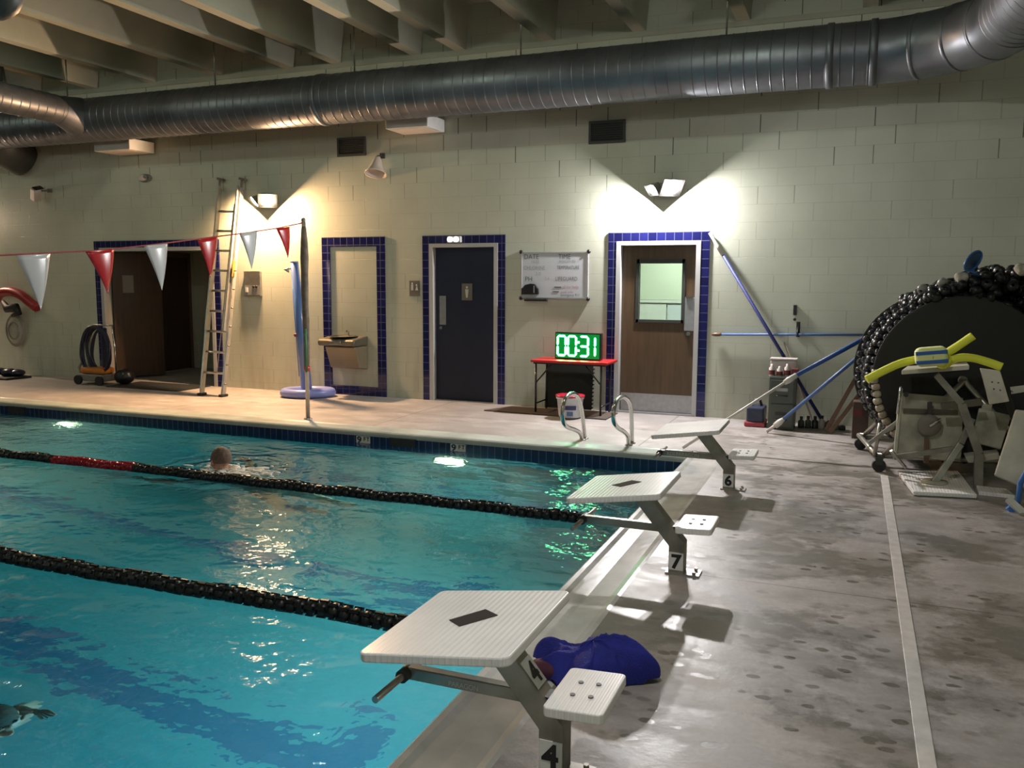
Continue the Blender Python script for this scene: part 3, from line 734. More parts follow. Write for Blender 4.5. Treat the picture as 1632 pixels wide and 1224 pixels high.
part(MB().tube(pts, DR, 40, False), 'duct_elbow', 'duct', t)
for k in (8, 16, 24, 32):
    q = Vector(pts[k]); tv = (q-Vector(pts[k-1])).normalized(); m_ = MB(); m_.tube([q-tv*.02, q-tv*.015, q+tv*.015, q+tv*.02], [DR, DR+.006, DR+.006, DR], 40, False); part(m_, 'elbow_seam', 'duct', t)
part(duct_pipe([tuple(e), tuple(e+Vector((math.cos(a), -math.sin(a), 0))*9)], DR), 'duct_run', 'duct', t)
for cx in (-6.35, -.35, .05):
    m_ = MB(); m_.tube([(cx-.035, DY, DZ), (cx-.03, DY, DZ), (cx+.03, DY, DZ), (cx+.035, DY, DZ)], [DR, DR+.014, DR+.014, DR], 40, False); part(m_, 'coupling_band', 'duct', t)
# branch running out over the pool at left and its saddle
bx = -10.35
m_ = duct_pipe([(bx, DY-.05, DZ+.06), (bx, -3.2, DZ+.06), (bx, -14, DZ+.06)], .19, 32); part(m_, 'branch_pipe', 'duct', t)
m_ = MB(); m_.tube([(bx+.0, DY-.20, DZ+.02), (bx, DY-.50, DZ+.06)], [.27, .195], 32, False); part(m_, 'branch_saddle', 'duct', t)
m_ = MB(); m_.tube([(-12.6, DY+.05, DZ-.1), (-12.6, -.02, DZ-.33)], [.30, .30], 28, True); part(m_, 'wall_boot', 'ventframe', t)
for px_, dy_ in ((343, 133), (108, 160), (565, 112), (830, 85), (1158, 50), (8, 160)):
    p = WL(px_, dy_, DY); p.z = DZ+DR
    part(MB().cyl((p.x, DY, p.z-.01), (p.x, DY, ZC), .010, 6), 'hanger_rod', 'steel_dull', t)
# nearer duct corner top left
solo(MB().ball(EYE+ray(-10, -12)*5.2, (.16, .16, .16), 20), 'pendant_globe', 'vent', 'dark round lamp housing in the top left corner of the view', 'light', tuple(EYE+ray(-10, -12)*5.2))

# ------------------------------------------------------------------ drinking fountain
t = thing('drinking_fountain', 'wall mounted steel drinking fountain inside the blue tiled panel', 'drinking fountain', (-6.47, 0, .36))
fx0, fx1 = -6.80, -6.22
m_ = MB(); m_.prism([(fx0, 0, .84), (fx0, -.36, .80), (fx0, -.38, .76), (fx0, -.36, .71), (fx0, 0, .70)], (fx1-fx0, 0, 0)); part(m_, 'basin', 'fountrim', t, .02)
m_ = MB(); m_.prism([(fx0+.09, 0, .70), (fx0+.09, -.33, .70), (fx0+.09, -.20, .40), (fx0+.09, 0, .37)], (fx1-fx0-.10, 0, 0)); part(m_, 'housing', 'fount', t, .015)
m_ = MB(); m_.lathe([(.20, .0), (.19, .006), (.16, -.015), (.0, -.02)], (-6.50, -.19, .838), (0, 0, 1), 28); part(m_, 'bowl', 'chrome', t)
m_ = MB(); m_.tube([(-6.50, -.06, .84), (-6.50, -.06, .89), (-6.50, -.10, .90)], .014); part(m_, 'spout', 'chrome', t)
part(MB().bb((-6.60, -.385, .735), (-6.42, -.375, .775)), 'push_bar', 'steel', t, .004)

t = thing('electrical_box', 'grey steel switch box on the wall right of the ladder', 'box', (-8.13, 0, 1.36))
part(MB().bb((-8.275, -.04, 1.364), (-7.985, 0, 1.725)), 'housing', 'steel', t, .006)
part(MB().bb((-8.26, -.046, 1.38), (-8.0, -.04, 1.52)), 'cover_plate', 'alu', t)
m_ = MB(); m_.ball((-8.10, -.05, 1.50), (.022, .012, .02)); m_.ball((-8.05, -.05, 1.50), (.022, .012, .02)); part(m_, 'switch', 'black', t)
part(MB().bb((-8.24, -.05, 1.42), (-8.20, -.046, 1.49)), 'tag', 'white', t)
t = thing('restroom_sign', 'small dark restroom sign on the wall between fountain panel and navy door', 'sign', (-5.49, 0, 1.39))
part(MB().bb((-5.565, -.012, 1.394), (-5.41, 0, 1.60)), 'plaque', 'sign', t, .003)
m_ = MB(); m_.ball((-5.52, -.013, 1.56), (.012, .003, .014)); m_.bb((-5.535, -.015, 1.47), (-5.505, -.012, 1.545)); m_.ball((-5.455, -.013, 1.54), (.011, .003, .012)); m_.prism([(-5.475, -.012, 1.47), (-5.43, -.012, 1.47), (-5.45, -.012, 1.53)], (0, -.003, 0)); part(m_, 'pictogram', 'signwhite', t)

# ------------------------------------------------------------------ whiteboard
t = thing('whiteboard', 'white dry erase board with faded writing on the wall above the red table', 'whiteboard', (-3.51, 0, 1.37))
bx0, bx1, bz0, bz1 = -3.955, -3.065, 1.385, 1.965
part(MB().bb((bx0+.01, -.018, bz0+.01), (bx1-.01, 0, bz1-.01)), 'board_panel', 'board', t)
m_ = MB(); f_ = .016
m_.bb((bx0, -.026, bz0), (bx0+f_, 0, bz1)); m_.bb((bx1-f_, -.026, bz0), (bx1, 0, bz1)); m_.bb((bx0, -.026, bz0), (bx1, 0, bz0+f_)); m_.bb((bx0, -.026, bz1-f_), (bx1, 0, bz1)); part(m_, 'board_frame', 'boardframe', t)
for cx, cz in ((bx0, bz0), (bx1, bz0), (bx0, bz1), (bx1, bz1)):
    part(MB().ball((cx, -.015, cz), (.026, .02, .026)), 'corner_cap', 'black', t)
part(MB().bb((bx0+.06, -.06, bz0-.035), (bx0+.36, 0, bz0-.012)), 'marker_tray', 'black', t, .004)
def wr(txt, u, v, size, mk, sx=1.0):
    m_ = MB(); m_.text(txt, size, (bx0+(bx1-bx0)*u, -.0195, bz0+(bz1-bz0)*v), (1, 0, 0), (0, 0, 1), .0, sx=sx); part(m_, 'writing', mk, t)
wr('DATE', .045, .85, .085, 'ink', .95); wr('TIME', .56, .85, .085, 'ink', .9)
wr('10/22', .15, .76, .05, 'inkfaint'); wr('ROOM 70', .57, .765, .05, 'inkfaint')
wr('CHLORINE', .04, .62, .07, 'inkfaint', .85); wr('TEMPERATURE', .54, .63, .062, 'ink', .72)
wr('3.0', .22, .50, .06, 'inkfaint')
wr('PH', .06, .37, .085, 'ink'); wr('LIFEGUARD', .52, .385, .07, 'ink', .8); wr('7.4', .36, .40, .05, 'inkfaint')
wr('call for help', .60, .22, .055, 'inkred', .9); wr('pool info', .60, .12, .045, 'inkred'); wr('emergency 911', .60, .05, .05, 'ink', .8)
m_ = MB(); m_.bb((bx0+.45, -.021, 1.385+.135), (bx0+.54, -.018, 1.385+.15)); m_.bb((bx0+.43, -.021, 1.385+.08), (bx0+.51, -.018, 1.385+.092)); part(m_, 'writing', 'ink', t)
m_ = MB(); ex0 = bx0+.02
m_.prism([(ex0, -.058, bz0+.045), (ex0, -.055, bz0+.12), (ex0+.05, -.055, bz0+.17), (ex0+.12, -.055, bz0+.185), (ex0+.18, -.055, bz0+.18), (ex0+.225, -.055, bz0+.12), (ex0+.23, -.055, bz0+.05)], (0, .037, 0))
er = solo(m_, 'mesh_pouch', 'black', 'black rounded pouch held on the lower left of the whiteboard', 'pouch', (ex0+.1, -.04, bz0+.04), .006)
o = MB().bb((ex0+.165, -.058, bz0+.07), (ex0+.18, -.055, bz0+.16)).build('zip_strip', 'kick', er, origin=WORLD[er.name].translation)

# ------------------------------------------------------------------ red table, clock, bucket, mats
TZ0 = WL(848, 573, -.52).z
tx0, tx1, ty0, ty1 = -3.62, -2.66, -.55, -.06
t = thing('folding_table', 'red topped folding table with black legs under the whiteboard', 'table', (-3.14, -.3, 0))
part(MB().bb((tx0, ty0, TZ0-.03), (tx1, ty1, TZ0)), 'tabletop', 'redtable', t, .008)
part(MB().bb((tx0+.03, ty0+.03, TZ0-.05), (tx1-.03, ty1-.03, TZ0-.03)), 'apron', 'tablesteel', t)
for lx in (tx0+.06, tx1-.08):
    for ly in (ty0+.04, ty1-.06):
        part(MB().cyl((lx, ly, 0), (lx, ly, TZ0-.04), .013, 8), 'leg', 'tablesteel', t)
    part(MB().cyl((lx, ty0+.04, .12), (lx, ty1-.06, .12), .010, 8), 'stretcher', 'tablesteel', t)
for lx, s_ in ((tx0+.06, 1), (tx1-.08, -1)): part(MB().cyl((lx, ty0+.05, TZ0-.28), (lx+s_*.2, ty0+.05, TZ0-.045), .009, 8), 'brace', 'tablesteel', t)

cl = WL(883, 572, -.30); cr_ = WL(960, 577, -.30); ct = WL(883, 530, -.30)
t = thing('digital_clock', 'black digital pace clock showing green 00:31 on the red table', 'clock', (-3.1, -.3, TZ0))
cyaw = .10; CW_, CH_ = .60, .325; cc = Vector((cl.x+.01, -.30, TZ0+.004))
cxd = Vector((math.cos(cyaw), -math.sin(cyaw), 0)); cnd = Vector((-math.sin(cyaw), -math.cos(cyaw), 0)); cz = Vector((0, 0, 1))
def cp(u, v, o=0): return cc+cxd*u+cz*v+cnd*o
m_ = MB(); m_.prism([cp(0, 0), cp(CW_, 0), cp(CW_, CH_), cp(0, CH_)], -cnd*.07); part(m_, 'case', 'black', t, .006)
m_ = MB(); m_.prism([cp(.015, .015, .0), cp(CW_-.015, .015, 0), cp(CW_-.015, CH_-.015, 0), cp(.015, CH_-.015, 0)], cnd*.003); part(m_, 'display_face', 'clockface', t)
SEG = {'0': 'abcdef', '3': 'abcdg', '1': 'bc'}
def digit(ch, u0, w=.105, h=.235, v0=.045, tk=.026):
    m1, m2 = MB(), MB(); g = .006
    P_ = {'a': ((0, h), (w, h)), 'b': ((w, h), (w, h/2)), 'c': ((w, h/2), (w, 0)), 'd': ((0, 0), (w, 0)), 'e': ((0, 0), (0, h/2)), 'f': ((0, h/2), (0, h)), 'g': ((0, h/2), (w, h/2))}
    for s_ in SEG[ch]:
        (a0, b0), (a1, b1) = P_[s_]; dx, dy = a1-a0, b1-b0; L = math.hypot(dx, dy); dx /= L; dy /= L; nx, ny = -dy, dx
        for m, k, o in ((m1, tk/2, .005), (m2, tk/2*.55, .009)):
            q = []
            for (s0, t0) in ((g, 0), (g+k, k), (L-g-k, k), (L-g, 0), (L-g-k, -k), (g+k, -k)):
                q.append(cp(u0+a0+dx*s0+nx*t0, v0+b0+dy*s0+ny*t0, o))
            m.prism(q, cnd*.003)
    d1 = part(m1, 'digit', 'digit', t); part(m2, 'digit_core', 'digitcore', d1)
digit('0', .040); digit('0', .178); digit('3', .335); digit('1', .425)
m_ = MB(); 
for v in (.11, .21): m_.box(cp(.316, v, .006), (.022, .006, .022), Matrix.Rotation(-cyaw, 3, 'Z'))
part(m_, 'colon', 'digitcore', t)

# black foam panel leaning under the table
m_ = MB(); q0 = WL(868, 650, -.10); q1 = WL(942, 655, -.10)
pts = []
xa, xb, zt = q0.x, q1.x, TZ0-.08
n_ = 12
pts += [(xa, 0), (xb, 0)]
for k in range(n_):
    z_ = zt*(k+.25)/n_; pts += [(xb, z_), (xb+.02, z_+.01), (xb+.02, z_+zt/n_*.45), (xb, z_+zt/n_*.5)]
pts += [(xb, zt), (xa, zt)]
m_.prism([Vector((a_, -.10+.06*(b_/zt), b_+.014)) for a_, b_ in pts], (0, .02, 0))
solo(m_, 'foam_mat_panel', 'matblack', 'black foam floor panel with toothed edge leaning behind the red table', 'mat', ((xa+xb)/2, -.1, .014))
a = FL(782, 655); 
m_ = MB(); m_.prism([(-4.20, -.62, 0), (-2.62, -.70, 0), (-2.62, -.16, 0), (-4.02, -.20, 0)], (0, 0, .014)); solo(m_, 'floor_mat', 'matbrown', 'thin dark brown mat on the deck under the red table', 'mat', (-3.4, -.4, 0))
bk = FL(901, 667, .014)
t = thing('bucket', 'white plastic bucket with red lid on the brown mat', 'bucket', (bk.x, bk.y+.14, .014))
B = Vector((bk.x+.01, bk.y+.14, .014)); m_ = MB()
m_.lathe([(.0, 0), (.125, 0), (.135, .03), (.155, .22), (.165, .22), (.168, .25), (.158, .25)], B, n=28); part(m_, 'bucket_body', 'bucket', t)
part(MB().lathe([(.172, .245), (.172, .262), (.15, .268), (.0, .268)], B, n=28), 'lid', 'lidred', t)
m_ = MB(); m_.grid(lambda u, v: B+Vector((math.sin(-.1+u*.9)*(.139+.02*(.11+v*.03)/.22), -math.cos(-.1+u*.9)*(.151), .10+v*.05)), 8, 2); part(m_, 'printed_band', 'navyprint', t)
m_ = MB(); m_.grid(lambda u, v: B+Vector((math.sin(.05+u*.5)*.146, -math.cos(.05+u*.5)*.146, .03+v*.05)), 6, 2); part(m_, 'printed_emblem', 'polepale', t)

# ------------------------------------------------------------------ pool grab rails
def rail(base_px, trace, label, g='bent steel grab rails at the pool edge'):
    b = FL(*base_px); t = thing('grab_rail', label, 'rail', (b.x, b.y, 0), g)
    # loop lies in a plane roughly across the coping
    def P(px, py): return None
    X = b.x; Y = b.y
    v = [XP(px, py, b.x) for px, py in trace]; v[0] = Vector((b.x, v[0].y, 0)); v[-1] = Vector((b.x, v[-1].y, 0))
    # smooth the polyline
    for _ in range(1):
        w_ = [v[0]]
        for a_, b_ in zip(v, v[1:]): w_ += [a_.lerp(b_, .25), a_.lerp(b_, .75)]
        v = w_+[v[-1]]
    part(MB().tube(v, .021, 12), 'rail_tube', 'chrome', t)
    for q in (v[0], v[-1]): part(MB().lathe([(.038, 0), (.036, .008), (.02, .012)], (q.x, q.y, 0), n=20), 'flange', 'steel', t)
rail((932, 699), [(932, 698), (930, 676), (926, 645), (921, 631), (912, 626), (902, 632), (898, 642), (896, 656), (897, 672), (903, 681), (917, 685), (925, 690), (928, 700)], 'steel grab rail at the pool edge in front of the white bucket')
rail((1006, 707), [(1007, 705), (1007, 680), (1006, 655), (1003, 639), (993, 631), (984, 636), (979, 647), (977, 660), (978, 673), (984, 682), (995, 688), (1001, 695), (1002, 708)], 'steel grab rail at the pool edge in front of the brown door')

# ------------------------------------------------------------------ starting blocks
def plate_rounded(m, c, ux, uy, uz, lx, ly, th, r=.03, k=5):
    """rounded-corner slab, centre of top face at c"""
    pts = []
    for sx_, sy_, a0 in ((1, 1, 0), (-1, 1, PI/2), (-1, -1, PI), (1, -1, 1.5*PI)):
        for j in range(k+1):
            a_ = a0+PI/2*j/k; pts.append(c+ux*(sx_*(lx/2-r)+r*math.cos(a_))+uy*(sy_*(ly/2-r)+r*math.sin(a_)))
    m.prism(pts, -uz*th)

def starting_block(y, num, label, diamond=True, bar_text=None, slant_num=False, xo=0.0):
    t = thing('starting_block', label, 'starting block', (-.83+xo, y, 0), 'starting blocks along the pool end')
    X = lambda v: v+xo
    # lower post, slanted post
    hw = .042
    pl = [(X(-.885), 0), (X(-.80), 0), (X(-.80), .175), (X(-.80), .18), (X(-1.00), .42), (X(-1.105), .42), (X(-.885), .155)]
    part(MB().prism([(a, y-hw, z) for a, z in pl], (0, 2*hw, 0)), 'post', 'steel_dull', t, .004)
    m = MB(); m.bb((X(-.90), y-.055, 0), (X(-.715), y+.055, .010))
    for sx_ in (-.745,):
        for sy_ in (-.035, .035): m.cyl((X(sx_), y+sy_, .012), (X(sx_), y+sy_, .024), .010, 6)
    part(m, 'base_plate', 'steel', t)
    # platform, dipping to the water
    x0, x1, z0, z1, W = X(-1.405), X(-.89), .432, .506, .60
    ux = Vector((x1-x0, 0, z1-z0)).normalized(); uy = Vector((0, 1, 0)); uz = ux.cross(uy)
    if uz.z < 0: uz = -uz
    L = math.hypot(x1-x0, z1-z0); c = Vector(((x0+x1)/2, y, (z0+z1)/2))
    m = MB(); plate_rounded(m, c, ux, uy, uz, L, W, .032)
    # origin at the platform so the ribs follow it
    pf = m.build('platform', 'platform', t, .006, origin=WORLD[t.name].translation, bseg=2)
    m = MB(); m.box(c-uz*.045, (.30, .10, .03), Matrix.Rotation(-math.atan2(z1-z0, x1-x0), 3, 'Y')); part(m, 'platform_bracket', 'steel_dull', t)
    if diamond:
        dd = c+uz*.0025+ux*.0+uy*.02
        q = [dd+ux*a+uy*b for a, b in ((-.075, -.03), (-.01, -.085), (.085, .02), (.015, .075))]
        m = MB(); m.prism(q, -uz*.002); part(m, 'grip_patch', 'patch', t)
    # backstroke bar: beam out over the water and a cross handle
    zb = .245
    part(MB().bb((X(-1.40), y-.02, zb-.022), (X(-.95), y+.02, zb+.022)), 'beam', 'steel_dull', t, .004)
    m = MB(); m.cyl((X(-1.385), y-.225, zb), (X(-1.385), y+.225, zb), .0125, 12); part(m, 'grip_bar', 'steel', t)
    part(MB().cyl((X(-1.385), y-.05, zb), (X(-1.385), y+.05, zb), .024, 12), 'grip_collar', 'vent', t)
    # rear step
    m = MB(); plate_rounded(m, Vector((X(-.74), y, .298)), Vector((1, 0, .05)).normalized(), Vector((0, 1, 0)), Vector((-.05, 0, 1)).normalized(), .195, .30, .032, .02)
    st = m.build('step', 'steppl', t, .004, origin=WORLD[t.name].translation)
    for a_ in (-.03, .03):
        for b_ in (-.045, .045):
            m = MB(); m.cyl((X(-.74)+a_, y+b_, .297+a_*.06), (X(-.74)+a_, y+b_, .302+a_*.06), .009, 8); o_ = m.build('bolt', 'ventframe', st, origin=WORLD[st.name].translation)
    part(MB().bb((X(-.90), y-.03, .245), (X(-.665), y+.03, .264)), 'step_bracket', 'vent', t)
    # number plate
    m = MB(); m.bb((X(-.882), y-hw-.004, .025), (X(-.803), y-hw-.0005, .125)); npl = part(m, 'number_plate', 'white', t)
    m = MB(); m.text(num, .108, (X(-.8425), y-hw-.0045, .0375), (1, 0, 0), (0, 0, 1), .001, 'CENTER', 1.0, .0042); o_ = m.build('numeral', 'black', npl, origin=WORLD[npl.name].translation)
    if slant_num:
        a0 = Vector((X(-.80), y, .18)); a1 = Vector((X(-1.00), y, .42)); d_ = (a1-a0).normalized(); nn = Vector((0, 1, 0)).cross(d_)
        if nn.x < 0: nn = -nn
        cpt = a0+d_*.19+nn*.0015; side = Vector((0, 1, 0))
        q = [cpt+d_*a+side*b for a, b in ((-.05, -.038), (-.05, .038), (.05, .038), (.05, -.038))]
        m = MB(); m.prism(q, nn*.002); npl2 = part(m, 'number_plate', 'white', t)
        m = MB(); m.text(num, .095, cpt-d_*.035+nn*.003, side, d_, .001, 'CENTER', 1.0, .004); m.build('numeral', 'black', npl2, origin=WORLD[npl2.name].translation)
    if bar_text:
        m = MB(); m.text(bar_text[0], bar_text[1], (X(bar_text[2]), y-.0205, zb-.013), (1, 0, 0), (0, 0, 1), .001, 'LEFT', .9); part(m, 'beam_lettering', bar_text[3], t)
    return t
starting_block(-3.52, '6', 'white topped starting block numbered 6, farthest in the row', False, ('KDI PARAGON', .042, -1.33, 'signwhite'))
starting_block(-5.60, '7', 'white topped starting block numbered 7, middle of the row')
starting_block(-7.69, '4', 'white topped starting block numbered 4, nearest in the row', True, ('PARAGON', .026, -1.22, 'signwhite'), True)

# ------------------------------------------------------------------ lane ropes
def lane_rope(y, label, red=None, n=96, x1=-1.72, pitch=.066, r=.052):
    t = thing('lane_rope', label, 'lane rope', (x1, y, WZ), 'lane ropes floating on the pool')
    prof = [(.012, -.031), (r*.72, -.030), (r*.80, -.022), (r*.98, -.014), (r, 0), (r*.98, .014), (r*.80, .022), (r*.72, .030), (.012, .031)]
    def mk(mat_):
        m = MB(); m.lathe(prof, (0, 0, 0), (1, 0, 0), 14)
        # flutes
        for k in range(6):
            a = 2*PI*k/6; m.box((0, math.cos(a)*r*.92, math.sin(a)*r*.92), (.05, .018, .018), Matrix.Rotation(a, 3, 'X'))
        return m
    first = {}
    for i in range(n):
        xx = x1-.04-i*pitch; red_ = red and red[0] < xx < red[1]
        k = 'redfloat' if red_ else 'float'
        zz = WZ+.012+.006*math.sin(i*.7)+random.uniform(-.003, .003)
        pos = Vector((xx, y+.012*math.sin(i*.13), zz))
        if k not in first:
            o = mk(k).build('float_disc', k, None, origin=(0, 0, 0)); first[k] = o; o.parent = t
            if red_: o['label'] = 'dark red float'
        else:
            o = first[k].copy(); COL.objects.link(o); o.parent = t
        o.location = pos-Vector((x1, y, WZ)); o.rotation_euler = (random.uniform(0, 6), 0, random.uniform(-.05, .05)); WORLD[o.name] = Matrix.Translation(pos)
    # remaining floats out of view to the far wall
    m = MB(); xx = x1-.04-n*pitch
    while xx > PX0+.3:
        m.lathe([(.012, -.031), (r, -.02), (r, .02), (.012, .031)], (xx, y, WZ+.012), (1, 0, 0), 8); xx -= pitch
    o = part(m, 'distant_float_run', 'float', t); o['kind'] = 'stuff'
    part(MB().tube([(x1+.34, y, -.06), (x1+.1, y, WZ+.005), (x1, y, WZ+.012), (PX0, y, WZ+.012)], .006, 6), 'cable', 'steel_dull', t)
RY1 = FL(600, 788, -.10).y; RY2 = FL(320, 937, -.10).y
rx = (FL(64, 735, -.1).x, FL(200, 747, -.1).x)
lane_rope(RY1, 'black lane rope with a dark red stretch, farther of the two', rx, 98)
lane_rope(RY2, 'all black lane rope, nearer of the two', None, 70)

# ------------------------------------------------------------------ pennant line and its post
post = FL(491, 668)
t = thing('flag_post', 'tall thin metal post with a worn sleeve standing at the pool edge', 'post', (post.x, post.y, 0))
part(MB().tube([(post.x, post.y, 0), (post.x, post.y, 2.26)], .024, 12), 'post_tube', 'alu', t)
rs_ = [.026, .040, .046, .040, .042, .036, .040, .034, .036, .030]
part(MB().tube([(post.x+.004*math.sin(k), post.y, .60+1.6*k/9) for k in range(10)], rs_[::-1], 10), 'sleeve', 'sleeve', t, label='worn brown sleeve')
part(MB().tube([(post.x+.012, post.y-.03, .55), (post.x+.018, post.y-.032, 1.05)], .012, 8), 'green_strip', 'green', t)
part(MB().tube([(post.x, post.y, .56), (post.x, post.y, .62)], .034, 10), 'red_collar', 'redflag', t)
part(MB().ball((post.x, post.y, 2.27), .026), 'top_cap', 'steel_dull', t)
part(MB().lathe([(.05, 0), (.048, .01), (.026, .02)], (post.x, post.y, 0)), 'socket_ring', 'steel', t)
# cord: measured where it crosses the frame; it runs out over the pool, almost parallel with the blocks
A = Vector((post.x, post.y, 2.24))
t = thing('pennant_line', 'line of red and white pennants tied to the metal post', 'bunting', tuple(A))
# find the cord's path on the vertical plane x = post.x (lanes' backstroke line)
cordpx = [(484, 355), (440, 364), (378, 373), (314, 381), (244, 390), (160, 399), (60, 404), (0, 407), (-120, 409)]
cv = []
for p in cordpx:
    q = XP(p[0], p[1], post.x); cv.append(q)
cv[0] = A
part(MB().tube(cv, .007, 6), 'cord', 'redcord', t)
flags = [((440, 364), (462, 361), (459, 412), 1), ((381, 372), (410, 368), (401, 430), 0), ((314, 382), (346, 377), (335, 443), 1), ((229, 392), (267, 388), (258, 463), 0), ((136, 401), (182, 396), (172, 468), 1), ((25, 407), (80, 404), (65, 494), 0)]
for l, r_, b_, red_ in flags:
    p0_, p1_, p2_ = XP(*l, post.x), XP(*r_, post.x), XP(*b_, post.x)
    def fl(u, v, p0_=p0_, p1_=p1_, p2_=p2_):
        a = p0_.lerp(p2_, v); b = p1_.lerp(p2_, v); q = a.lerp(b, u); return q+Vector((.018*math.sin(u*PI)*(1-v)+.012*math.sin(v*3), 0, 0))
    m_ = MB(); m_.grid(fl, 6, 10)
    o = part(m_, 'pennant', 'redflag' if red_ else 'whiteflag', t, label='red pennant' if red_ else 'white pennant')
    sd = o.modifiers.new('s', 'SOLIDIFY'); sd.thickness = .002

# ------------------------------------------------------------------ portable shower
t = thing('portable_shower', 'blue portable pool shower column on a square base', 'shower', (-6.93, -.45, 0))
sb = [FL(450, 631), FL(498, 638), FL(531, 622), FL(490, 616)]
cx_, cy_ = -6.95, -.42
ring = [Vector((cx_+a, cy_+b, .06)) for a, b in ((-.28, -.20), (.10, -.22), (.30, .05), (.26, .26), (-.12, .28), (-.32, .04))]
v = ring
for _ in range(3): v = [q for a_, b_ in zip(v, v[1:]+v[:1]) for q in (a_.lerp(b_, .25), a_.lerp(b_, .75))]
part(MB().tube(v, .062, 14, False, True), 'water_base', 'showerbase', t)
m_ = MB(); m_.prism([q*1 for q in [Vector((p.x, p.y, .03)) for p in v]], (0, 0, .04)); part(m_, 'base_web', 'showerbase', t)
cb_ = Vector((cx_, cy_, .05)); ct_ = WL(469, 418, cy_-.02); ct_.z = ct_.z
part(MB().tube([cb_, ct_], [.075, .055], 18), 'column', 'shower', t)
part(MB().tube([ct_, ct_+Vector((0, 0, .02))], [.058, .05], 18), 'cap', 'white', t, label='white cap')
hd = WL(457, 431, cy_-.10)
part(MB().tube([ct_+Vector((0, 0, -.07)), ct_.lerp(hd, .6)+Vector((0, 0, -.02)), hd+Vector((.02, .02, .02))], .011, 8), 'shower_arm', 'chrome', t)
part(MB().lathe([(.012, -.04), (.03, -.01), (.042, .012), (.0, .016)], hd, (-.5, -.4, -1), 16), 'shower_head', 'steel_dull', t)
part(MB().ball(WL(471, 534, cy_-.09), .026), 'valve_knob', 'labelred', t)
part(MB().tube([WL(466, 460, cy_-.07), WL(477, 600, cy_-.09)], .006, 6), 'drain_hose', 'bluestripe', t)

# ------------------------------------------------------------------ extension ladder
fl_, fr_ = FL(321, 630), FL(357, 632)
yb = (fl_.y+fr_.y)/2
t = thing('extension_ladder', 'tall aluminium extension ladder leaning on the wall beside the dark doorway', 'ladder', (fl_.x, yb, 0))
lb, rb = Vector((fl_.x, yb, .03)), Vector((fr_.x, yb, .03))
lt, rt_ = WL(350, 300, -.05), WL(385, 300, -.05)
def railbar(m, a, b, w_=.028, d_=.07):
    x_, y_, z_ = basis(b-a, Vector((1, 0, 0))); 
    ux = Vector((1, 0, 0)); n_ = (b-a).normalized().cross(ux).normalized()
    m.prism([a+ux*w_/2+n_*d_/2, a-ux*w_/2+n_*d_/2, a-ux*w_/2-n_*d_/2, a+ux*w_/2-n_*d_/2], b-a)
for a_, b_ in ((lb, lt), (rb, rt_)):
    m_ = MB(); railbar(m_, a_, b_); part(m_, 'side_rail', 'alu', t)
off = Vector((.0, -.06, .0))
for k in range(1, 10):
    f_ = k/10.2; part(MB().cyl(lb.lerp(lt, f_), rb.lerp(rt_, f_), .016, 8), 'rung', 'alu', t)
i0 = .30
for a_, b_, s_ in ((lb, lt, .03), (rb, rt_, -.03)):
    m_ = MB(); railbar(m_, a_.lerp(b_, i0)+off+Vector((s_, 0, 0)), b_.lerp(a_, -.0)+off*.6+Vector((s_, 0, .03)), .022, .05); part(m_, 'fly_rail', 'alu', t)
for a_, b_ in ((lb, lt), (rb, rt_)):
    part(MB().box(a_+Vector((0, -.0, -.012)), (.07, .12, .035)), 'foot', 'blackrubber', t, .006)
    e_ = b_; m_ = MB(); m_.tube([e_, e_+Vector((0, .01, .10)), e_+Vector((.0, .02, .13))], .016); m_.box(e_+Vector((.03, .0, .125)), (.10, .07, .03), Matrix.Rotation(.25, 3, 'Y')); part(m_, 'end_cap', 'sleeve', t)
m_ = MB(); 
q = rb.lerp(rt_, .56)+Vector((.018, -.04, 0)); q2 = rb.lerp(rt_, .64)+Vector((.018, -.04, 0)); railbar(m_, q, q2, .006, .05); part(m_, 'warning_label', 'orange', t)
m_ = MB(); m_.tube([rb.lerp(rt_, .1)+Vector((-.1, -.05, 0)), rb.lerp(rt_, .5)+Vector((-.09, -.04, 0)), rb.lerp(rt_, .92)+Vector((-.08, -.03, 0))], .007, 6); part(m_, 'pull_rope', 'hose', t)
for k in range(7):
    q = rb.lerp(rt_, .05+k*.09)+Vector((.03, -.03, 0)); part(MB().cyl(q, q+Vector((.03, 0, 0)), .012, 8), 'rivet_lug', 'steel_dull', t)

# ------------------------------------------------------------------ vacuum cart by the dark doorway
vb = FL(155, 617); c = Vector((vb.x, -.45, 0))
s0 = WL(160, 617, -.45); 
t = thing('pool_vacuum_cart', 'pool vacuum cart with coiled dark cable and orange body beside the dark doorway', 'vacuum', (c.x, c.y, 0))
def V(px, py, y=-.45): return WL(px, py, y)
c0, c1 = V(137, 612), V(178, 612)
part(MB().bb((c0.x, -.62, .05), (c1.x, -.30, .16)), 'chassis', 'grey', t, .02)
part(MB().bb((c0.x+.05, -.60, .16), (c1.x-.02, -.34, .26)), 'motor_body', 'orange', t, .04, label='orange motor housing')
for dx in (c0.x+.06, c1.x-.04): 
    for yy in (-.64, -.26): part(MB().cyl((dx, yy-.02, .07), (dx, yy+.02, .07), .07, 20), 'wheel', 'blackrubber', t)
h0, h1 = V(139, 590), V(147, 520)
hr0, hr1 = V(183, 590), V(176, 520)
m_ = MB(); m_.tube([(h0.x, -.42, .16), (h0.x+.01, -.42, .55), (h1.x, -.42, .90), (hr1.x, -.42, .90), (hr0.x-.01, -.42, .55), (hr0.x, -.42, .16)], .016); part(m_, 'handle_frame', 'chrome', t)
mc = V(160, 556)
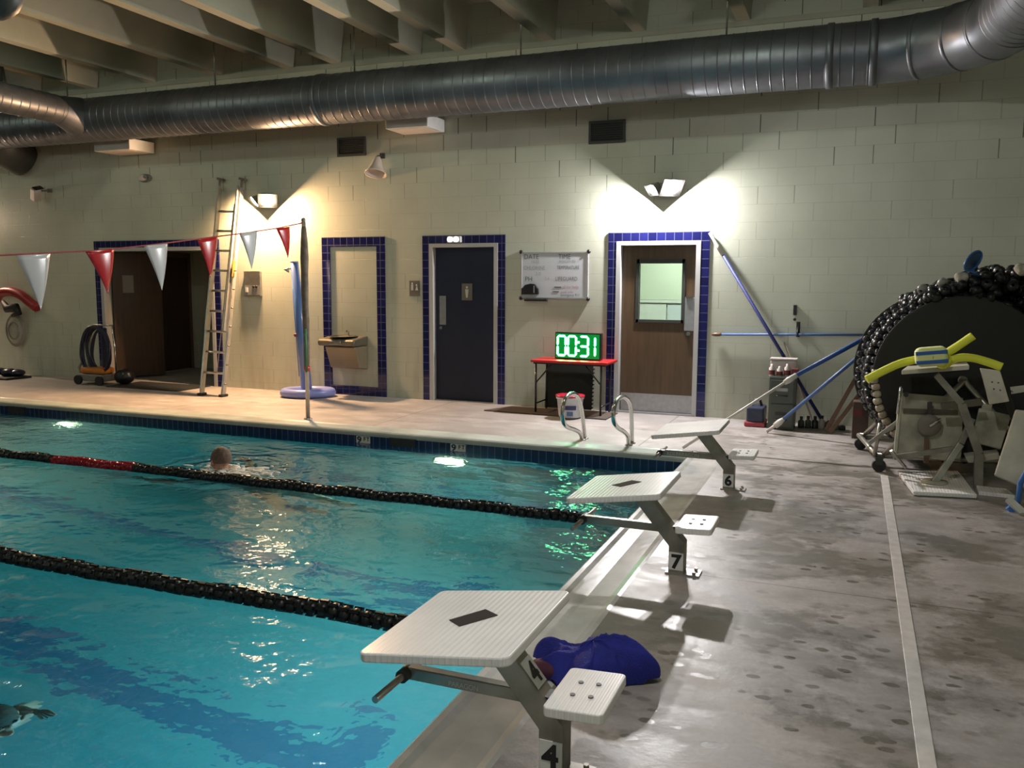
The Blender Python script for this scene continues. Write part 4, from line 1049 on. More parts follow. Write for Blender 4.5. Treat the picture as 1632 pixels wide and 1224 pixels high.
for k in range(7):
    rr = .20+.028*k; ry = .33+.012*k; ph = random.uniform(-.1, .1); pts = []
    for j in range(32):
        a = 2*PI*j/32; pts.append((mc.x+math.cos(a)*rr*.82+.02*math.sin(k*2), -.45-.03*k*.5+.015*math.sin(3*a+k), mc.z-.02+math.sin(a)*ry*.92+ph*.2))
    part(MB().tube(pts, .017, 8, False, True), 'cable_coil', 'vacblue', t)
part(MB().bb((mc.x-.02, -.42, .2), (mc.x+.09, -.38, .86)), 'back_panel', 'vacblue', t, .02)
t2 = V(196, 600); part(MB().ball((t2.x, -.42, .13), (.16, .14, .12)), 'pump_head', 'black', t)
part(MB().tube([V(130, 600), V(126, 585), V(132, 575)], .02, 8), 'hose_stub', 'hose', t)
m_ = MB(); m_.bb((-10.32, -.72, 0), (-8.95, -.04, .012)); solo(m_, 'entrance_mat', 'shademat', 'wide mat blackened for ladder shade on the deck in front of the dark doorway', 'mat', (-10, -.35, 0))

# ------------------------------------------------------------------ rescue tube, hose, floor tray at far left
t = thing('rescue_tube', 'red rescue tube hanging on the wall at far left', 'rescue tube', (-13.0, -.1, 1.5))
pts = [WL(-14, 495, -.1), WL(-4, 468, -.1), WL(15, 463, -.1), WL(34, 470, -.1), WL(48, 482, -.1), WL(60, 491, -.1)]
v = pts
for _ in range(2): v = [v[0]]+[q for a_, b_ in zip(v, v[1:]) for q in (a_.lerp(b_, .25), a_.lerp(b_, .75))]+[v[-1]]
rr = [.03]+[.075]*(len(v)-2)+[.035]; part(MB().tube(v, rr, 14), 'foam_tube', 'rescuered', t)
m_ = MB(); m_.tube([WL(4, 480, -.17), WL(12, 492, -.17), WL(25, 490, -.17), WL(30, 499, -.17), WL(20, 503, -.15)], [.03, .07, .075, .05, .03], 10); part(m_, 'strap_bundle', 'strap', t)
t = thing('hose_coil', 'coiled pale hose hanging on the wall below the red rescue tube', 'hose', (-13.1, -.05, .9))
hc = WL(25, 527, -.06)
pts = []
for j in range(130):
    a = 2*PI*j/26; rr = .235-.0005*j; 
    if j > 78: rr = .12
    pts.append((hc.x+math.cos(a)*rr*.95, -.06-.012*(j//26), hc.z+math.sin(a)*rr*1.15))
part(MB().tube(pts[:78], .012, 8), 'outer_loop', 'hose', t); part(MB().tube(pts[80:], .012, 8), 'inner_loop', 'hose', t)
part(MB().tube([(hc.x-.05, -.01, hc.z+.31), (hc.x-.05, -.08, hc.z+.31), (hc.x-.05, -.09, hc.z+.34)], .008, 8), 'wall_hook', 'steel_dull', t)
t = thing('gear_tray', 'low dark tray holding a dark bundle on the deck at far left', 'tray', (-12.9, -.5, 0))
g0 = FL(-20, 606); g1 = FL(32, 604)
part(MB().bb((g0.x, -.75, 0), (g1.x, -.30, .035)), 'tray', 'blackrubber', t, .01)
b0 = WL(5, 593, -.5); bm_ = MB(); 
for k in range(6): bm_.ball((b0.x-.25+.1*k, -.5+random.uniform(-.06, .06), .09+random.uniform(-.02, .02)), (.12, .12, .06))
part(bm_, 'bundle', 'vacblue', t)

# ------------------------------------------------------------------ depth markers, skimmer mouths in the waterline band
def marker(px, py, txt):
    p = WL(px, py, PY1); t = thing('depth_marker', txt[1], 'marker', (p.x, PY1, -.09), 'white depth marker tiles')
    part(MB().bb((p.x-.085, PY1-.004, -.128), (p.x+.085, PY1, -.054)), 'marker_tile', 'white', t)
    m = MB(); m.text('9', .095, (p.x-.075, PY1-.005, -.125), (1, 0, 0), (0, 0, 1), .001, sx=1.2, bold=.003); part(m, 'depth_numeral', 'black', t)
    for c_, o_ in (('F', .0), ('T', .036)):
        m = MB(); m.text(c_, .058, (p.x+.006+o_, PY1-.005, -.102), (1, 0, 0), (0, 0, 1), .001, bold=.002); part(m, 'depth_letter', 'black', t)
marker(579, 698, ('', 'white 9 FT depth tile at the waterline nearest the metal post'))
marker(730, 708, ('', 'white 9 FT depth tile at the waterline above the glowing pool light'))
for px, py, lb_ in ((642, 701, 'dark skimmer opening in the tile band between the two depth tiles'), (27, 655, 'dark skimmer opening in the tile band at far left')):
    p = WL(px, py, PY1); t = thing('skimmer', lb_, 'skimmer', (p.x, PY1, -.1), 'skimmer mouths along the waterline')
    m_ = MB(); m_.bb((p.x-.15, PY1-.012, -.13), (p.x+.15, PY1, -.045)); part(m_, 'mouth', 'blackmatte', t)
    m_ = MB(); m_.bb((p.x-.16, PY1-.015, -.052), (p.x+.16, PY1, -.042)); part(m_, 'lip', 'vent', t)

# underwater lights on the far wall, plus added unseen ones brightening the near water
def pool_light(x_, y_, z_, n, e, label, colr=(1, .88, .6)):
    t = thing('underwater_light', label, 'light', (x_, y_, z_), 'round underwater lights in the pool walls')
    n = Vector(n); p = Vector((x_, y_, z_))
    part(MB().lathe([(.20, .0), (.205, .012), (.175, .018)], p, n, 24), 'bezel', 'chrome', t)
    part(MB().lathe([(.19, .014), (.10, .024), (0, .028)], p, n, 24), 'lens', 'bulbpool', t)
    lamp('pool_lamp', 'AREA', p+n*.04, e, colr, t, n+Vector((0, 0, -.15)), .2)
ld = -.62
pool_light(-3.78, PY1, ld, (0, -1, 0), P_POOL, 'glowing underwater light in the far pool wall below the second depth tile')
pool_light(-9.1, PY1, ld, (0, -1, 0), P_POOL, 'glowing underwater light in the far pool wall at left')
for x_ in (-3.0, -8.5, -14.5):
    pool_light(x_, PY0, -.8, (0, 1, 0), P_POOL*1.3, 'added unseen underwater light in the near pool wall', (.75, .95, 1))
for y_ in (-6.56, -10.7, -14.9): pool_light(PX1, y_, -.9, (-1, 0, 0), P_POOL*.85, 'added unseen underwater light in the end wall below the blocks', (.72, .94, 1))

# ------------------------------------------------------------------ swimmer
def skin_body(name, joints, edges, radii, material, parent=None, root=0, sub=2):
    me = bpy.data.meshes.new(name); me.from_pydata([Vector(j) for j in joints], edges, []); o = bpy.data.objects.new(name, me); COL.objects.link(o)
    sk = o.modifiers.new('skin', 'SKIN'); sk.use_smooth_shade = True
    for i, r in enumerate(radii):
        sv = me.skin_vertices[0].data[i]; sv.radius = (r, r) if isinstance(r, (int, float)) else r; sv.use_root = (i == root)
    sb_ = o.modifiers.new('sub', 'SUBSURF'); sb_.levels = sub; sb_.render_levels = sub
    dg = bpy.context.evaluated_depsgraph_get(); m2 = bpy.data.meshes.new_from_object(o.evaluated_get(dg)); bpy.data.objects.remove(o)
    m2.name = name; o2 = bpy.data.objects.new(name, m2); COL.objects.link(o2); m2.materials.clear(); m2.materials.append(M[material])
    for p in m2.polygons: p.use_smooth = True
    if parent is not None: o2.parent = parent
    return o2
def swimmer(head, fwd, label, hairm, tuck=False):
    """breaststroke: head at the surface, chest and legs trailing below; fwd = swim direction"""
    t = thing('person', label, 'person', tuple(head))
    f = Vector(fwd).normalized(); s_ = Vector((f.y, -f.x, 0)); u = Vector((0, 0, 1))
    J = []; E_ = []; R_ = []
    def j(a, b, c_, r, par=None):
        J.append(f*a+s_*b+u*c_); R_.append(r)
        if par is not None: E_.append((par, len(J)-1))
        return len(J)-1
    pel = j(-.68, 0, -.42, .14); wst = j(-.45, 0, -.33, .13, pel); ch = j(-.22, 0, -.24, (.15, .17), wst); nk0 = j(-.07, 0, -.165, .085, ch); nk = j(-.02, 0, -.12, .06, nk0); hd_ = j(.0, 0, -.03, .075, nk); hd2 = j(.012, 0, .04, .086, hd_); hd3 = j(.01, 0, .085, .055, hd2)
    for sg in (-1, 1):
        sh = j(-.14, sg*.19, -.22, .07, ch)
        ex_, ey_, wx_, wy_, wz_ = (-.22, .32, -.13, .17, -.12) if tuck else (.10, .42, .30, .52, -.24)
        el = j(ex_, sg*ey_, -.27, .05, sh); wr_ = j(wx_, sg*wy_, wz_, .034, el); pa = j(wx_+.07, sg*(wy_+.02), wz_, (.042, .018), wr_)
        for k, (dl, dw) in enumerate(((.085, -.03), (.10, -.010), (.095, .012), (.075, .032))):
            a_ = j(wx_+.11, sg*(wy_+.03)+dw*.7, wz_, .010, pa); b_ = j(wx_+.11+dl*.5, sg*(wy_+.035)+dw, wz_-.005, .009, a_); j(wx_+.11+dl, sg*(wy_+.035)+dw*1.1, wz_-.015, .007, b_)
        a_ = j(wx_+.075, sg*(wy_-.025), wz_-.005, .011, pa); j(wx_+.12, sg*(wy_-.055), wz_-.015, .009, a_)
        hp = j(-.78, sg*.10, -.45, .10, pel); kn = j(-1.12, sg*.20, -.58, .07, hp); an = j(-1.48, sg*.14, -.50, .045, kn); j(-1.62, sg*.15, -.48, .035, an)
    b = skin_body('body', J, E_, R_, 'skin', t)
    # hair shell, ears, face
    m = MB(); c_ = u*.035-f*.012
    def hs(uu, vv):
        a = 2*PI*uu; e = vv*PI*.60; q = -f*math.sin(e)*math.cos(a)*.101+s_*math.sin(e)*math.sin(a)*.090+u*math.cos(e)*.108
        k = 1+.012*math.sin(a*9)*math.sin(e*7); return Vector(head)+c_+(q)*k
    m.grid(hs, 28, 12); part(m, 'hair', hairm, t)
    m = MB()
    for sg in (-1, 1): m.ball(Vector(head)+s_*sg*.086+u*.0-f*.0, (.012, .02, .032))
    part(m, 'ears', 'skin', t)
    m = MB(); m.ball(Vector(head)+f*.098-u*.0, (.016, .016, .026)); m.ball(Vector(head)+f*.088-u*.045, (.028, .018, .010)); part(m, 'nose_and_mouth', 'skin', t)
    m = MB()
    for sg in (-1, 1): m.ball(Vector(head)+f*.086+s_*sg*.032+u*.03, .011)
    part(m, 'eyes', 'black', t)
    return t
sh_ = Vector(SWIM); sh_.z = WZ+.07
swimmer(sh_, (-1, .25, 0), 'swimmer with thinning grey hair, head above the water beyond the far lane rope', 'hair')
s2 = FL(6, 1164, WZ); hd_ = ray(6, 1164); hd_.z = 0; hd_.normalize(); s2 = s2+hd_*.17+Vector((-.06, 0, 0))
swimmer(Vector((s2.x, s2.y, WZ-.15)), (1, -.08, 0), 'swimmer under the surface at the lower left corner of the pool', 'darkhair', True)
# splash drops, with flat cream blobs standing in for glints on the wavelets
m_ = MB(); rnd = random.Random(3)
for k in range(170):
    a = rnd.uniform(-.3, 1.0); px_ = 352+rnd.gauss(25, 34); py_ = 750+rnd.gauss(0, 5)+abs(px_-352)*.02
    p = FL(px_, min(764, max(739, py_)), WZ+.004); L_ = rnd.uniform(.015, .075); m_.ball((p.x, p.y, WZ+rnd.uniform(0, .012)), (L_, rnd.uniform(.006, .022), rnd.uniform(.003, .012)), 6)
solo(m_, 'splash', 'foam', 'white splash, droplets and painted-in glints around the swimmer with thinning hair', 'splash', tuple(sh_), kind='stuff')

# ------------------------------------------------------------------ deck strip
m_ = MB(); m_.bb((.272, -9.6, 0), (.330, -2.56, .006)); solo(m_, 'deck_strip', 'tape', 'long white strip laid along the deck right of the blocks', 'strip', (.3, -6, 0), .002)

# ------------------------------------------------------------------ blue mesh bag on the coping
def lump(name, fn, nu, nv, material, label, cat, loc, group=None):
    m = MB(); m.grid(fn, nu, nv); o = solo(m, name, material, label, cat, loc); return o
bc = FL(935, 1090); bc = Vector((-.955, -6.98, 0))
m_ = MB()
def bagf(u, v):
    a = 2*PI*u; e = v*PI/2; ex = .225+.055*math.sin(3*a+.8)+.03*math.sin(7*a); ey = .165+.03*math.sin(4*a+1)
    r = math.cos(e)**.75; h = .155*math.sin(e)*(1+.25*math.sin(2*a+.6)*math.cos(e)+.10*math.sin(5*a)*math.cos(e)) + .018*math.sin(9*a+5*v)*math.cos(e)
    h += .022*math.cos(e)*(1-abs(math.sin(2.5*a+2.2*v)))**3+.016*(1-abs(math.sin(4*a-3*v+1)))**4*math.sin(e)
    sag = .06*math.exp(-((math.cos(a)*ex*r+.09)**2)/.006)*math.sin(e)
    return bc+Vector((math.cos(a)*ex*r+.03*math.sin(e), math.sin(a)*ey*r, max(.004, h-sag)))
m_.grid(bagf, 96, 30)
bag = solo(m_, 'mesh_bag', 'towel', 'crumpled royal blue mesh swim bag beside starting block 4', 'bag', tuple(bc))
m_ = MB(); m_.ball(bc+Vector((-.12, -.08, .035)), (.10, .055, .035), 14); o_ = m_.build('dark_bundle', 'maroon', bag, origin=WORLD[bag.name].translation)

# ------------------------------------------------------------------ long poles by the back wall
def pole(name, pts, r, mk, label, extra=()):
    t = thing(name, label, 'pole', tuple(pts[0])); part(MB().tube(pts, r, 10), 'shaft', mk, t)
    for n_, ps, rr, mm in extra: part(MB().tube(ps, rr, 10), n_, mm, t)
    return t
p_t = WL(1131, 371, -.03); p_b = WL(1314, 668, -.30); p_b = FL(1314, 672); p_b = WL(1316, 671, -.22); p_b.z = .02
d_ = p_b-p_t
pole('pool_pole', [p_t+d_*.12, p_b], .019, 'poleblue', 'long dark blue pole leaning on the wall from the brown door corner', (('white_tip', [p_t, p_t+d_*.03, p_t+d_*.07, p_t+d_*.12], [.018, .018, .024, .021], 'polewhite'),))
q0, q1 = WL(1134, 533, -.035), WL(1420, 530, -.035)
q1.z = q0.z+.05
tt = pole('hook_pole', [q0.lerp(q1, .03), q1], .014, 'polepale', 'horizontal pale blue pole resting on wall hooks', (('wooden_end', [q0, q0.lerp(q1, .02), q0.lerp(q1, .05), q0.lerp(q1, .06)], [.012, .022, .022, .014], 'plank'),))
for px, py in ((1272, 527),): 
    h = WL(px, py); m_ = MB(); m_.tube([(h.x, 0, h.z+.04), (h.x, -.05, h.z+.03), (h.x, -.10, h.z-.02), (h.x, -.09, h.z-.06)], .012, 8); m_.bb((h.x-.02, -.01, h.z-.07), (h.x+.02, 0, h.z+.10)); solo(m_, 'wall_hook', 'black', 'black wall hook holding the horizontal pale blue pole', 'hook', (h.x, 0, h.z))
h = WL(1267, 499); m_ = MB(); m_.bb((h.x-.018, -.02, h.z-.02), (h.x+.018, 0, h.z+.09)); m_.ball((h.x, -.01, h.z-.07), .018); solo(m_, 'wall_bracket', 'black', 'small black bracket on the wall above the hook', 'bracket', (h.x, 0, h.z))
# telescopic poles resting against the reel
e0 = WL(1419, 517, -1.15); mid = WL(1266, 600, -1.68); low = FL(1088, 714, .02)
pole('telescopic_pole', [e0, mid], .021, 'polelight', 'bright blue and white telescopic pole from the reel down to the deck', (('clamp', [mid.lerp(low, -.02), mid.lerp(low, .05), mid.lerp(low, .09)], [.024, .030, .022], 'polewhite'), ('inner_shaft', [mid, low], .014, 'polewhite')))
e1 = WL(1394, 547, -1.12); l1 = FL(1222, 690); md = e1.lerp(l1, .83)
pole('telescopic_pole', [e1, md], .019, 'polepale', 'pale blue telescopic pole with white tip touching the deck by the cabinet', (('clamp', [md, md.lerp(l1, .25), md.lerp(l1, .5)], [.02, .034, .032], 'polewhite'), ('tip', [md.lerp(l1, .4), l1+Vector((0, 0, .018))], .018, 'bottlewhite')))
# brown planks
for (ta, ba, lab) in (((1388, 560), (1316, 690), 'brown wooden plank leaning steeply on the reel, left one'), ((1392, 600), (1322, 692), 'brown wooden plank leaning on the reel, right one')):
    a_ = WL(ta[0], ta[1], -.55); b_ = FL(*ba); b_.z = .02
    m_ = MB(); dr = (b_-a_).normalized(); sd_ = Vector((0, 1, 0)); wv = dr.cross(sd_).normalized()*.022; m_.prism([a_+wv-sd_*.012, a_-wv-sd_*.012, a_-wv+sd_*.012, a_+wv+sd_*.012], b_-a_)
    solo(m_, 'plank', 'plank', lab, 'plank', tuple(b_))
a_ = WL(1250, 545, -.02); b_ = WL(1296, 680, -.07); b_.z = .02
solo(MB().tube([a_, b_], .010, 8), 'thin_pole', 'hose', 'thin pale pole leaning on the wall behind the cabinet', 'pole', tuple(b_))

# ------------------------------------------------------------------ filing cabinet and small storage items
c0, c1 = WL(1222, 690, -.60), WL(1264, 690, -.60); zt = WL(1222, 600, -.55).z
t = thing('filing_cabinet', 'grey green two drawer filing cabinet by the wall', 'cabinet', ((c0.x+c1.x)/2, -.3, 0))
part(MB().bb((c0.x, -.54, 0), (c1.x, -.22, zt)), 'body', 'cabinet', t, .006)
for k in range(2):
    z0 = .03+k*(zt-.05)/2; dr_ = part(MB().bb((c0.x+.015, -.555, z0), (c1.x-.015, -.54, z0+(zt-.05)/2-.015)), 'drawer', 'cabinet', t, .004)
    m_ = MB(); m_.bb(((c0.x+c1.x)/2-.06, -.562, z0+.13), ((c0.x+c1.x)/2+.06, -.555, z0+.165)); o_ = m_.build('label_holder', 'kick' if k else 'vent', dr_, origin=WORLD[dr_.name].translation)
    m_ = MB(); m_.tube([((c0.x+c1.x)/2-.06, -.557, z0+.08), ((c0.x+c1.x)/2-.06, -.575, z0+.08), ((c0.x+c1.x)/2+.06, -.575, z0+.08), ((c0.x+c1.x)/2+.06, -.557, z0+.08)], .006, 6); o_ = m_.build('handle', 'vent', dr_, origin=WORLD[dr_.name].translation)
cm = (c0.x+c1.x)/2
t = thing('plastic_tub', 'pale translucent tub on top of the filing cabinet', 'tub', (cm+.02, -.3, zt))
m_ = MB(); m_.prism([(cm-.15, -.42, zt+.09), (cm+.17, -.42, zt+.09), (cm+.15, -.40, zt+.19), (cm-.13, -.40, zt+.19)], (0, .24, 0)); 
m_ = MB(); m_.bb((cm-.15, -.39, zt), (cm+.13, -.235, zt+.17)); part(m_, 'tub_body', 'tub', t, .02)
part(MB().bb((cm-.155, -.395, zt+.17), (cm+.135, -.23, zt+.19)), 'tub_lid', 'bottlewhite', t, .006)
for k, (dx, hh, lab) in enumerate(((-.12, .13, 'white bottle with dark red label on the cabinet, left one'), (-.04, .11, 'white bottle with dark red label on the cabinet, middle one'), (.04, .14, 'white bottle with dark red label on the cabinet, right one'))):
    t = thing('bottle', lab, 'bottle', (cm+dx, -.47, zt), 'small bottles on the filing cabinet')
    part(MB().lathe([(0, 0), (.030, 0), (.032, .01), (.032, hh*.7), (.014, hh*.82), (.014, hh), (0, hh)], (cm+dx, -.47, zt), n=16), 'bottle_body', 'bottlewhite', t)
    part(MB().lathe([(.033, hh*.12), (.033, hh*.5)], (cm+dx, -.47, zt), n=16), 'label_band', 'labelred', t)
m_ = MB(); m_.bb((cm+.085, -.50, zt), (cm+.16, -.42, zt+.09)); solo(m_, 'small_box', 'labelred', 'small dark red box beside the bottles on the cabinet', 'box', (cm+.13, -.43, zt), .006)
b0, b1 = WL(1186, 682, -.45), WL(1219, 684, -.45)
t = thing('storage_tote', 'dark blue tote bin with red base left of the filing cabinet', 'bin', ((b0.x+b1.x)/2, -.35, 0))
part(MB().bb((b0.x+.02, -.48, .045), (b1.x-.015, -.16, .22)), 'bin_body', 'tote', t, .02)
part(MB().bb((b0.x, -.50, 0), (b1.x, -.14, .055)), 'red_tray', 'totebase', t, .015)
m_ = MB(); m_.tube([(b0.x+.05, -.32, .2), (b0.x+.09, -.30, .28), (b1.x-.08, -.30, .29), (b1.x-.05, -.32, .2)], .016, 8); part(m_, 'black_bundle', 'black', t)
# loose items on the floor behind the planks
rr_ = random.Random(5)
for k in range(7):
    x_ = WL(1276+k*11, 685, -.35).x; hgt = rr_.uniform(.06, .13)
    t = thing('small_bottle', ['dark spray bottle', 'grey jar', 'black can', 'pale capped jar', 'brown bottle', 'grey can', 'dark jar'][k]+' standing among clutter behind the planks, '+['first', 'second', 'third', 'fourth', 'fifth', 'sixth', 'last'][k]+' from the cabinet', 'bottle', (x_, -.30, 0), 'clutter of bottles on the floor')
    part(MB().lathe([(0, 0), (.034, 0), (.036, .012), (.034, hgt*.7), (.014, hgt*.85), (.014, hgt), (0, hgt)], (x_, -.30, 0), n=14), 'bottle_body', ['vent', 'cabinet', 'black', 'hose', 'cardboard', 'grey', 'vent'][k], t)
    part(MB().lathe([(.017, hgt*.9), (.017, hgt+.02), (0, hgt+.02)], (x_, -.30, 0), n=12), 'cap', 'bottlewhite' if k > 3 else 'black', t)
k0, k1 = FL(1352, 698), FL(1374, 700); kz = WL(1352, 640, k0.y).z
t = thing('cardboard_box', 'tall dark cardboard box on the deck beside the reel', 'box', (k0.x, k0.y+.1, 0))
part(MB().bb((k0.x+.03, k0.y, 0), (k1.x+.05, k0.y+.3, kz)), 'carton', 'cardboard', t, .004)
part(MB().bb((k0.x+.03, k0.y-.004, kz*.62), (k0.x+.12, k0.y, kz*.80)), 'printed_mark', 'labelred', t)

# ------------------------------------------------------------------ lane-rope storage reel
RC = Vector((.86, -2.22, .80)); RR = .70; th = math.radians(8)
rx_ = Vector((math.cos(th), math.sin(th), 0)); rn = Vector((math.sin(th), -math.cos(th), 0))   # rn points to the viewer
RD = .86
t = thing('lane_rope_reel', 'big black wheeled reel wound with old lane ropes at right', 'reel', (RC.x, RC.y, 0))
def disc(c, r, thk, mk, nm):
    m = MB(); m.lathe([(0, 0), (r-.01, 0), (r, .006), (r, thk-.006), (r-.01, thk), (0, thk)], c, rn, 64, False); return part(m, nm, mk, t)
disc(RC, RR, .02, 'blackmatte', 'front_flange'); disc(RC-rn*RD, RR+.03, .02, 'blackmatte', 'back_flange')
part(MB().cyl(RC-rn*(RD+.08), RC+rn*.06, .035, 16), 'axle', 'steel_dull', t)
part(MB().cyl(RC-rn*RD, RC, .22, 24), 'drum', 'vent', t)
rr_ = random.Random(11)
# wound ropes: rings of floats just outside the front flange rim, several layers deep
def ringcoil(depth, r0, mk, a0=0, a1=2*PI, fr=.045, step=.07, jit=.012):
    m = MB(); n = int((a1-a0)*r0/step)
    for i in range(n):
        a = a0+(a1-a0)*i/n; rad = r0+rr_.uniform(-jit, jit)
        c = RC-rn*(depth+rr_.uniform(-.01, .01))+rx_*math.cos(a)*rad+Vector((0, 0, 1))*math.sin(a)*rad
        if c.z < .07: continue
        tan = -rx_*math.sin(a)+Vector((0, 0, 1))*math.cos(a)
        m.lathe([(.012, -.030), (fr*.8, -.026), (fr, -.012), (fr, .012), (fr*.8, .026), (.012, .030)], c, tan, 10)
    return m
for k in range(8):
    o_ = part(ringcoil(.06+k*.10, RR-.03+rr_.uniform(-.02, .03), 'clearfloat'), 'wound_rope_coil', ['clearfloat', 'float', 'clearfloat', 'float'][k % 4], t); o_['kind'] = 'stuff'
o_ = part(ringcoil(.0, RR-.025, 'oldfloat', PI*.98, PI*1.42, .036, .062), 'cream_rope_coil', 'oldfloat', t, label='aged cream float coil'); o_['kind'] = 'stuff'
# heap of rope piled on top
m1 = MB(); 
for L_ in range(9):
    a = .62+L_*.10
for k in range(430):
    a = rr_.uniform(.2, 2.1); top = .03+.30*math.exp(-((a-1.12)/.40)**2)+.05*math.exp(-((a-1.8)/.3)**2); rad = RR-.02+top*rr_.random()**.7
    c = RC-rn*rr_.uniform(-.02, .80)+rx_*math.cos(a)*rad+Vector((0, 0, 1))*math.sin(a)*rad
    tan = Vector((rr_.uniform(-1, 1), rr_.uniform(-1, 1), rr_.uniform(-1, 1)))
    m1.lathe([(.012, -.032), (.038, -.028), (.047, -.012), (.047, .012), (.038, .028), (.012, .032)], c, tan, 10)
hp_ = part(m1, 'rope_heap', 'float', t, label='loose black floats piled on top'); hp_['kind'] = 'stuff'
m1 = MB()
for k in range(12):
    a = rr_.uniform(.5, 2.0); rad = RR+rr_.uniform(.05, .14)+.22*math.exp(-((a-1.12)/.40)**2); c = RC-rn*rr_.uniform(.0, .5)+rx_*math.cos(a)*rad+Vector((0, 0, 1))*math.sin(a)*rad
    tan = Vector((rr_.uniform(-1, 1), rr_.uniform(-1, 1), rr_.uniform(-1, 1))); m1.lathe([(.012, -.03), (.035, -.026), (.042, 0), (.035, .026), (.012, .03)], c, tan, 10)
hp_ = part(m1, 'grey_floats', 'grey', t); hp_['kind'] = 'stuff'
# frame legs and casters
G = lambda a, z, o=0: RC+rx_*a-rn*o+Vector((0, 0, z-RC.z))
for o_, nm in ((-.09, 'front'), (RD+.06, 'back')):
    for s_ in (-1, 1):
        part(MB().tube([G(0, RC.z, o_), G(s_*.60, .13, o_)], .024, 10), 'frame_leg', 'steel', t)
        part(MB().cyl(G(s_*.62, .055, o_-.02), G(s_*.62, .055, o_+.02), .055, 18), 'caster_wheel', 'blackrubber', t)
        m_ = MB(); m_.box(G(s_*.62, .10, o_), (.06, .07, .07)); part(m_, 'caster_fork', 'vent', t)
    part(MB().tube([G(-.64, .14, o_), G(.64, .14, o_)], .022, 10), 'frame_rail', 'steel_dull', t)
for s_ in (-1, 1): part(MB().tube([G(s_*.64, .14, -.09), G(s_*.64, .14, RD+.06)], .022, 10), 'side_rail', 'steel_dull', t)
part(MB().tube([G(-.66, .14, -.10), G(-.63, .42, -.10)], .016, 8), 'upright_stub', 'steel', t)

# net and cloth caught in the heap
nc = WL(1548, 418, -2.1)
t = thing('skimmer_net', 'blue framed skimmer net poking out of the rope heap', 'net', tuple(nc))
ring = []
for j in range(24):
    a = 2*PI*j/24; ring.append(WL(1551+13*math.cos(a)+4*math.sin(a), 416-15*math.sin(a)-5*math.cos(a), -2.25+.05*math.cos(a)))
part(MB().tube(ring, .009, 8, False, True), 'hoop', 'net', t)
cen = sum(ring, Vector())/24+Vector((.03, .10, -.03)); m_ = MB(); m_.grid(lambda u, v: ring[int(u*24) % 24].lerp(cen, v), 24, 4); part(m_, 'net_bag', 'netmesh', t)
part(MB().tube([ring[18], WL(1560, 440, -2.2)], .011, 8), 'handle', 'net', t)
for (px, py, lab, rr3) in ((1533, 443, 'crumpled cream cloth on the rope heap below the blue net', (.06, .05, .045)), (1629, 430, 'cream cloth at the right end of the rope heap', (.06, .05, .05))):
    c = WL(px, py, -2.2); m_ = MB(); m_.grid(lambda u, v, c=c, rr3=rr3: c+Vector((rr3[0]*math.sin(PI*v)*math.cos(2*PI*u), rr3[1]*math.sin(PI*v)*math.sin(2*PI*u), rr3[2]*math.cos(PI*v)))*1.0+Vector((.01*math.sin(9*u+5*v), 0, .012*math.sin(14*u)*math.sin(PI*v))), 20, 12); solo(m_, 'crumpled_cloth', 'cloth', lab, 'cloth', tuple(c))

# ------------------------------------------------------------------ spare starting blocks heaped in front of the reel
def slab_px(name, quad, y_list, thk, mk, parent, bevel=.006, label=None, flip=1):
    c = [WL(p[0], p[1], y) for p, y in zip(quad, y_list)]
    n = (c[1]-c[0]).cross(c[3]-c[0]).normalized()
    if n.dot(EYE-c[0]) < 0: n = -n
    return part(MB().prism(c, -n*thk), name, mk, parent, bevel, label=label), c, n
# A: lying upside down on the deck, platform flat, post rising
pa = [FL(1431, 750, .035), FL(1456, 783, .035), FL(1557, 788, .035), FL(1527, 750, .035)]
t = thing('starting_block', 'dismantled starting block upside down on the deck, white platform flat', 'starting block', tuple(FL(1490, 770)), 'dismantled starting blocks heaped by the reel')
part(MB().prism(pa, (0, 0, -.032)), 'platform', 'platform', t, .006)
pc = FL(1489, 769, .036)
part(MB().lathe([(.0, 0), (.10, 0), (.10, .014), (.03, .018)], pc, n=20), 'mount_flange', 'under', t)
tp = WL(1531, 708, pc.y+.10); tp2 = WL(1549, 668, pc.y+.2)
m_ = MB(); w2 = Vector((.028, 0, 0)); 
def bar(m, a, b, w_=.05, d_=.05):
    z_ = (b-a).normalized(); x_ = z_.cross(Vector((0, 1, 0))).normalized(); y_ = z_.cross(x_); m.prism([a+x_*w_/2+y_*d_/2, a-x_*w_/2+y_*d_/2, a-x_*w_/2-y_*d_/2, a+x_*w_/2-y_*d_/2], b-a)
bar(m_, pc, tp); bar(m_, tp, tp2, .045, .045); part(m_, 'post', 'steel_dull', t, .004)
m_ = MB(); bl, br2 = WL(1424, 729, pc.y+.03), WL(1520, 715, pc.y+.10); bar(m_, bl, br2, .04, .03); part(m_, 'beam', 'steel_dull', t)
m_ = MB(); m_.cyl(WL(1420, 718, pc.y-.02), WL(1443, 745, pc.y+.04), .013, 10); part(m_, 'grip_bar', 'steel', t)
sp = [WL(1538, 728, pc.y+.1), WL(1592, 722, pc.y+.25), WL(1592, 732, pc.y+.25), WL(1544, 738, pc.y+.1)]
part(MB().prism(sp, (0, .12, .01)), 'step', 'dirtywhite', t, .004)
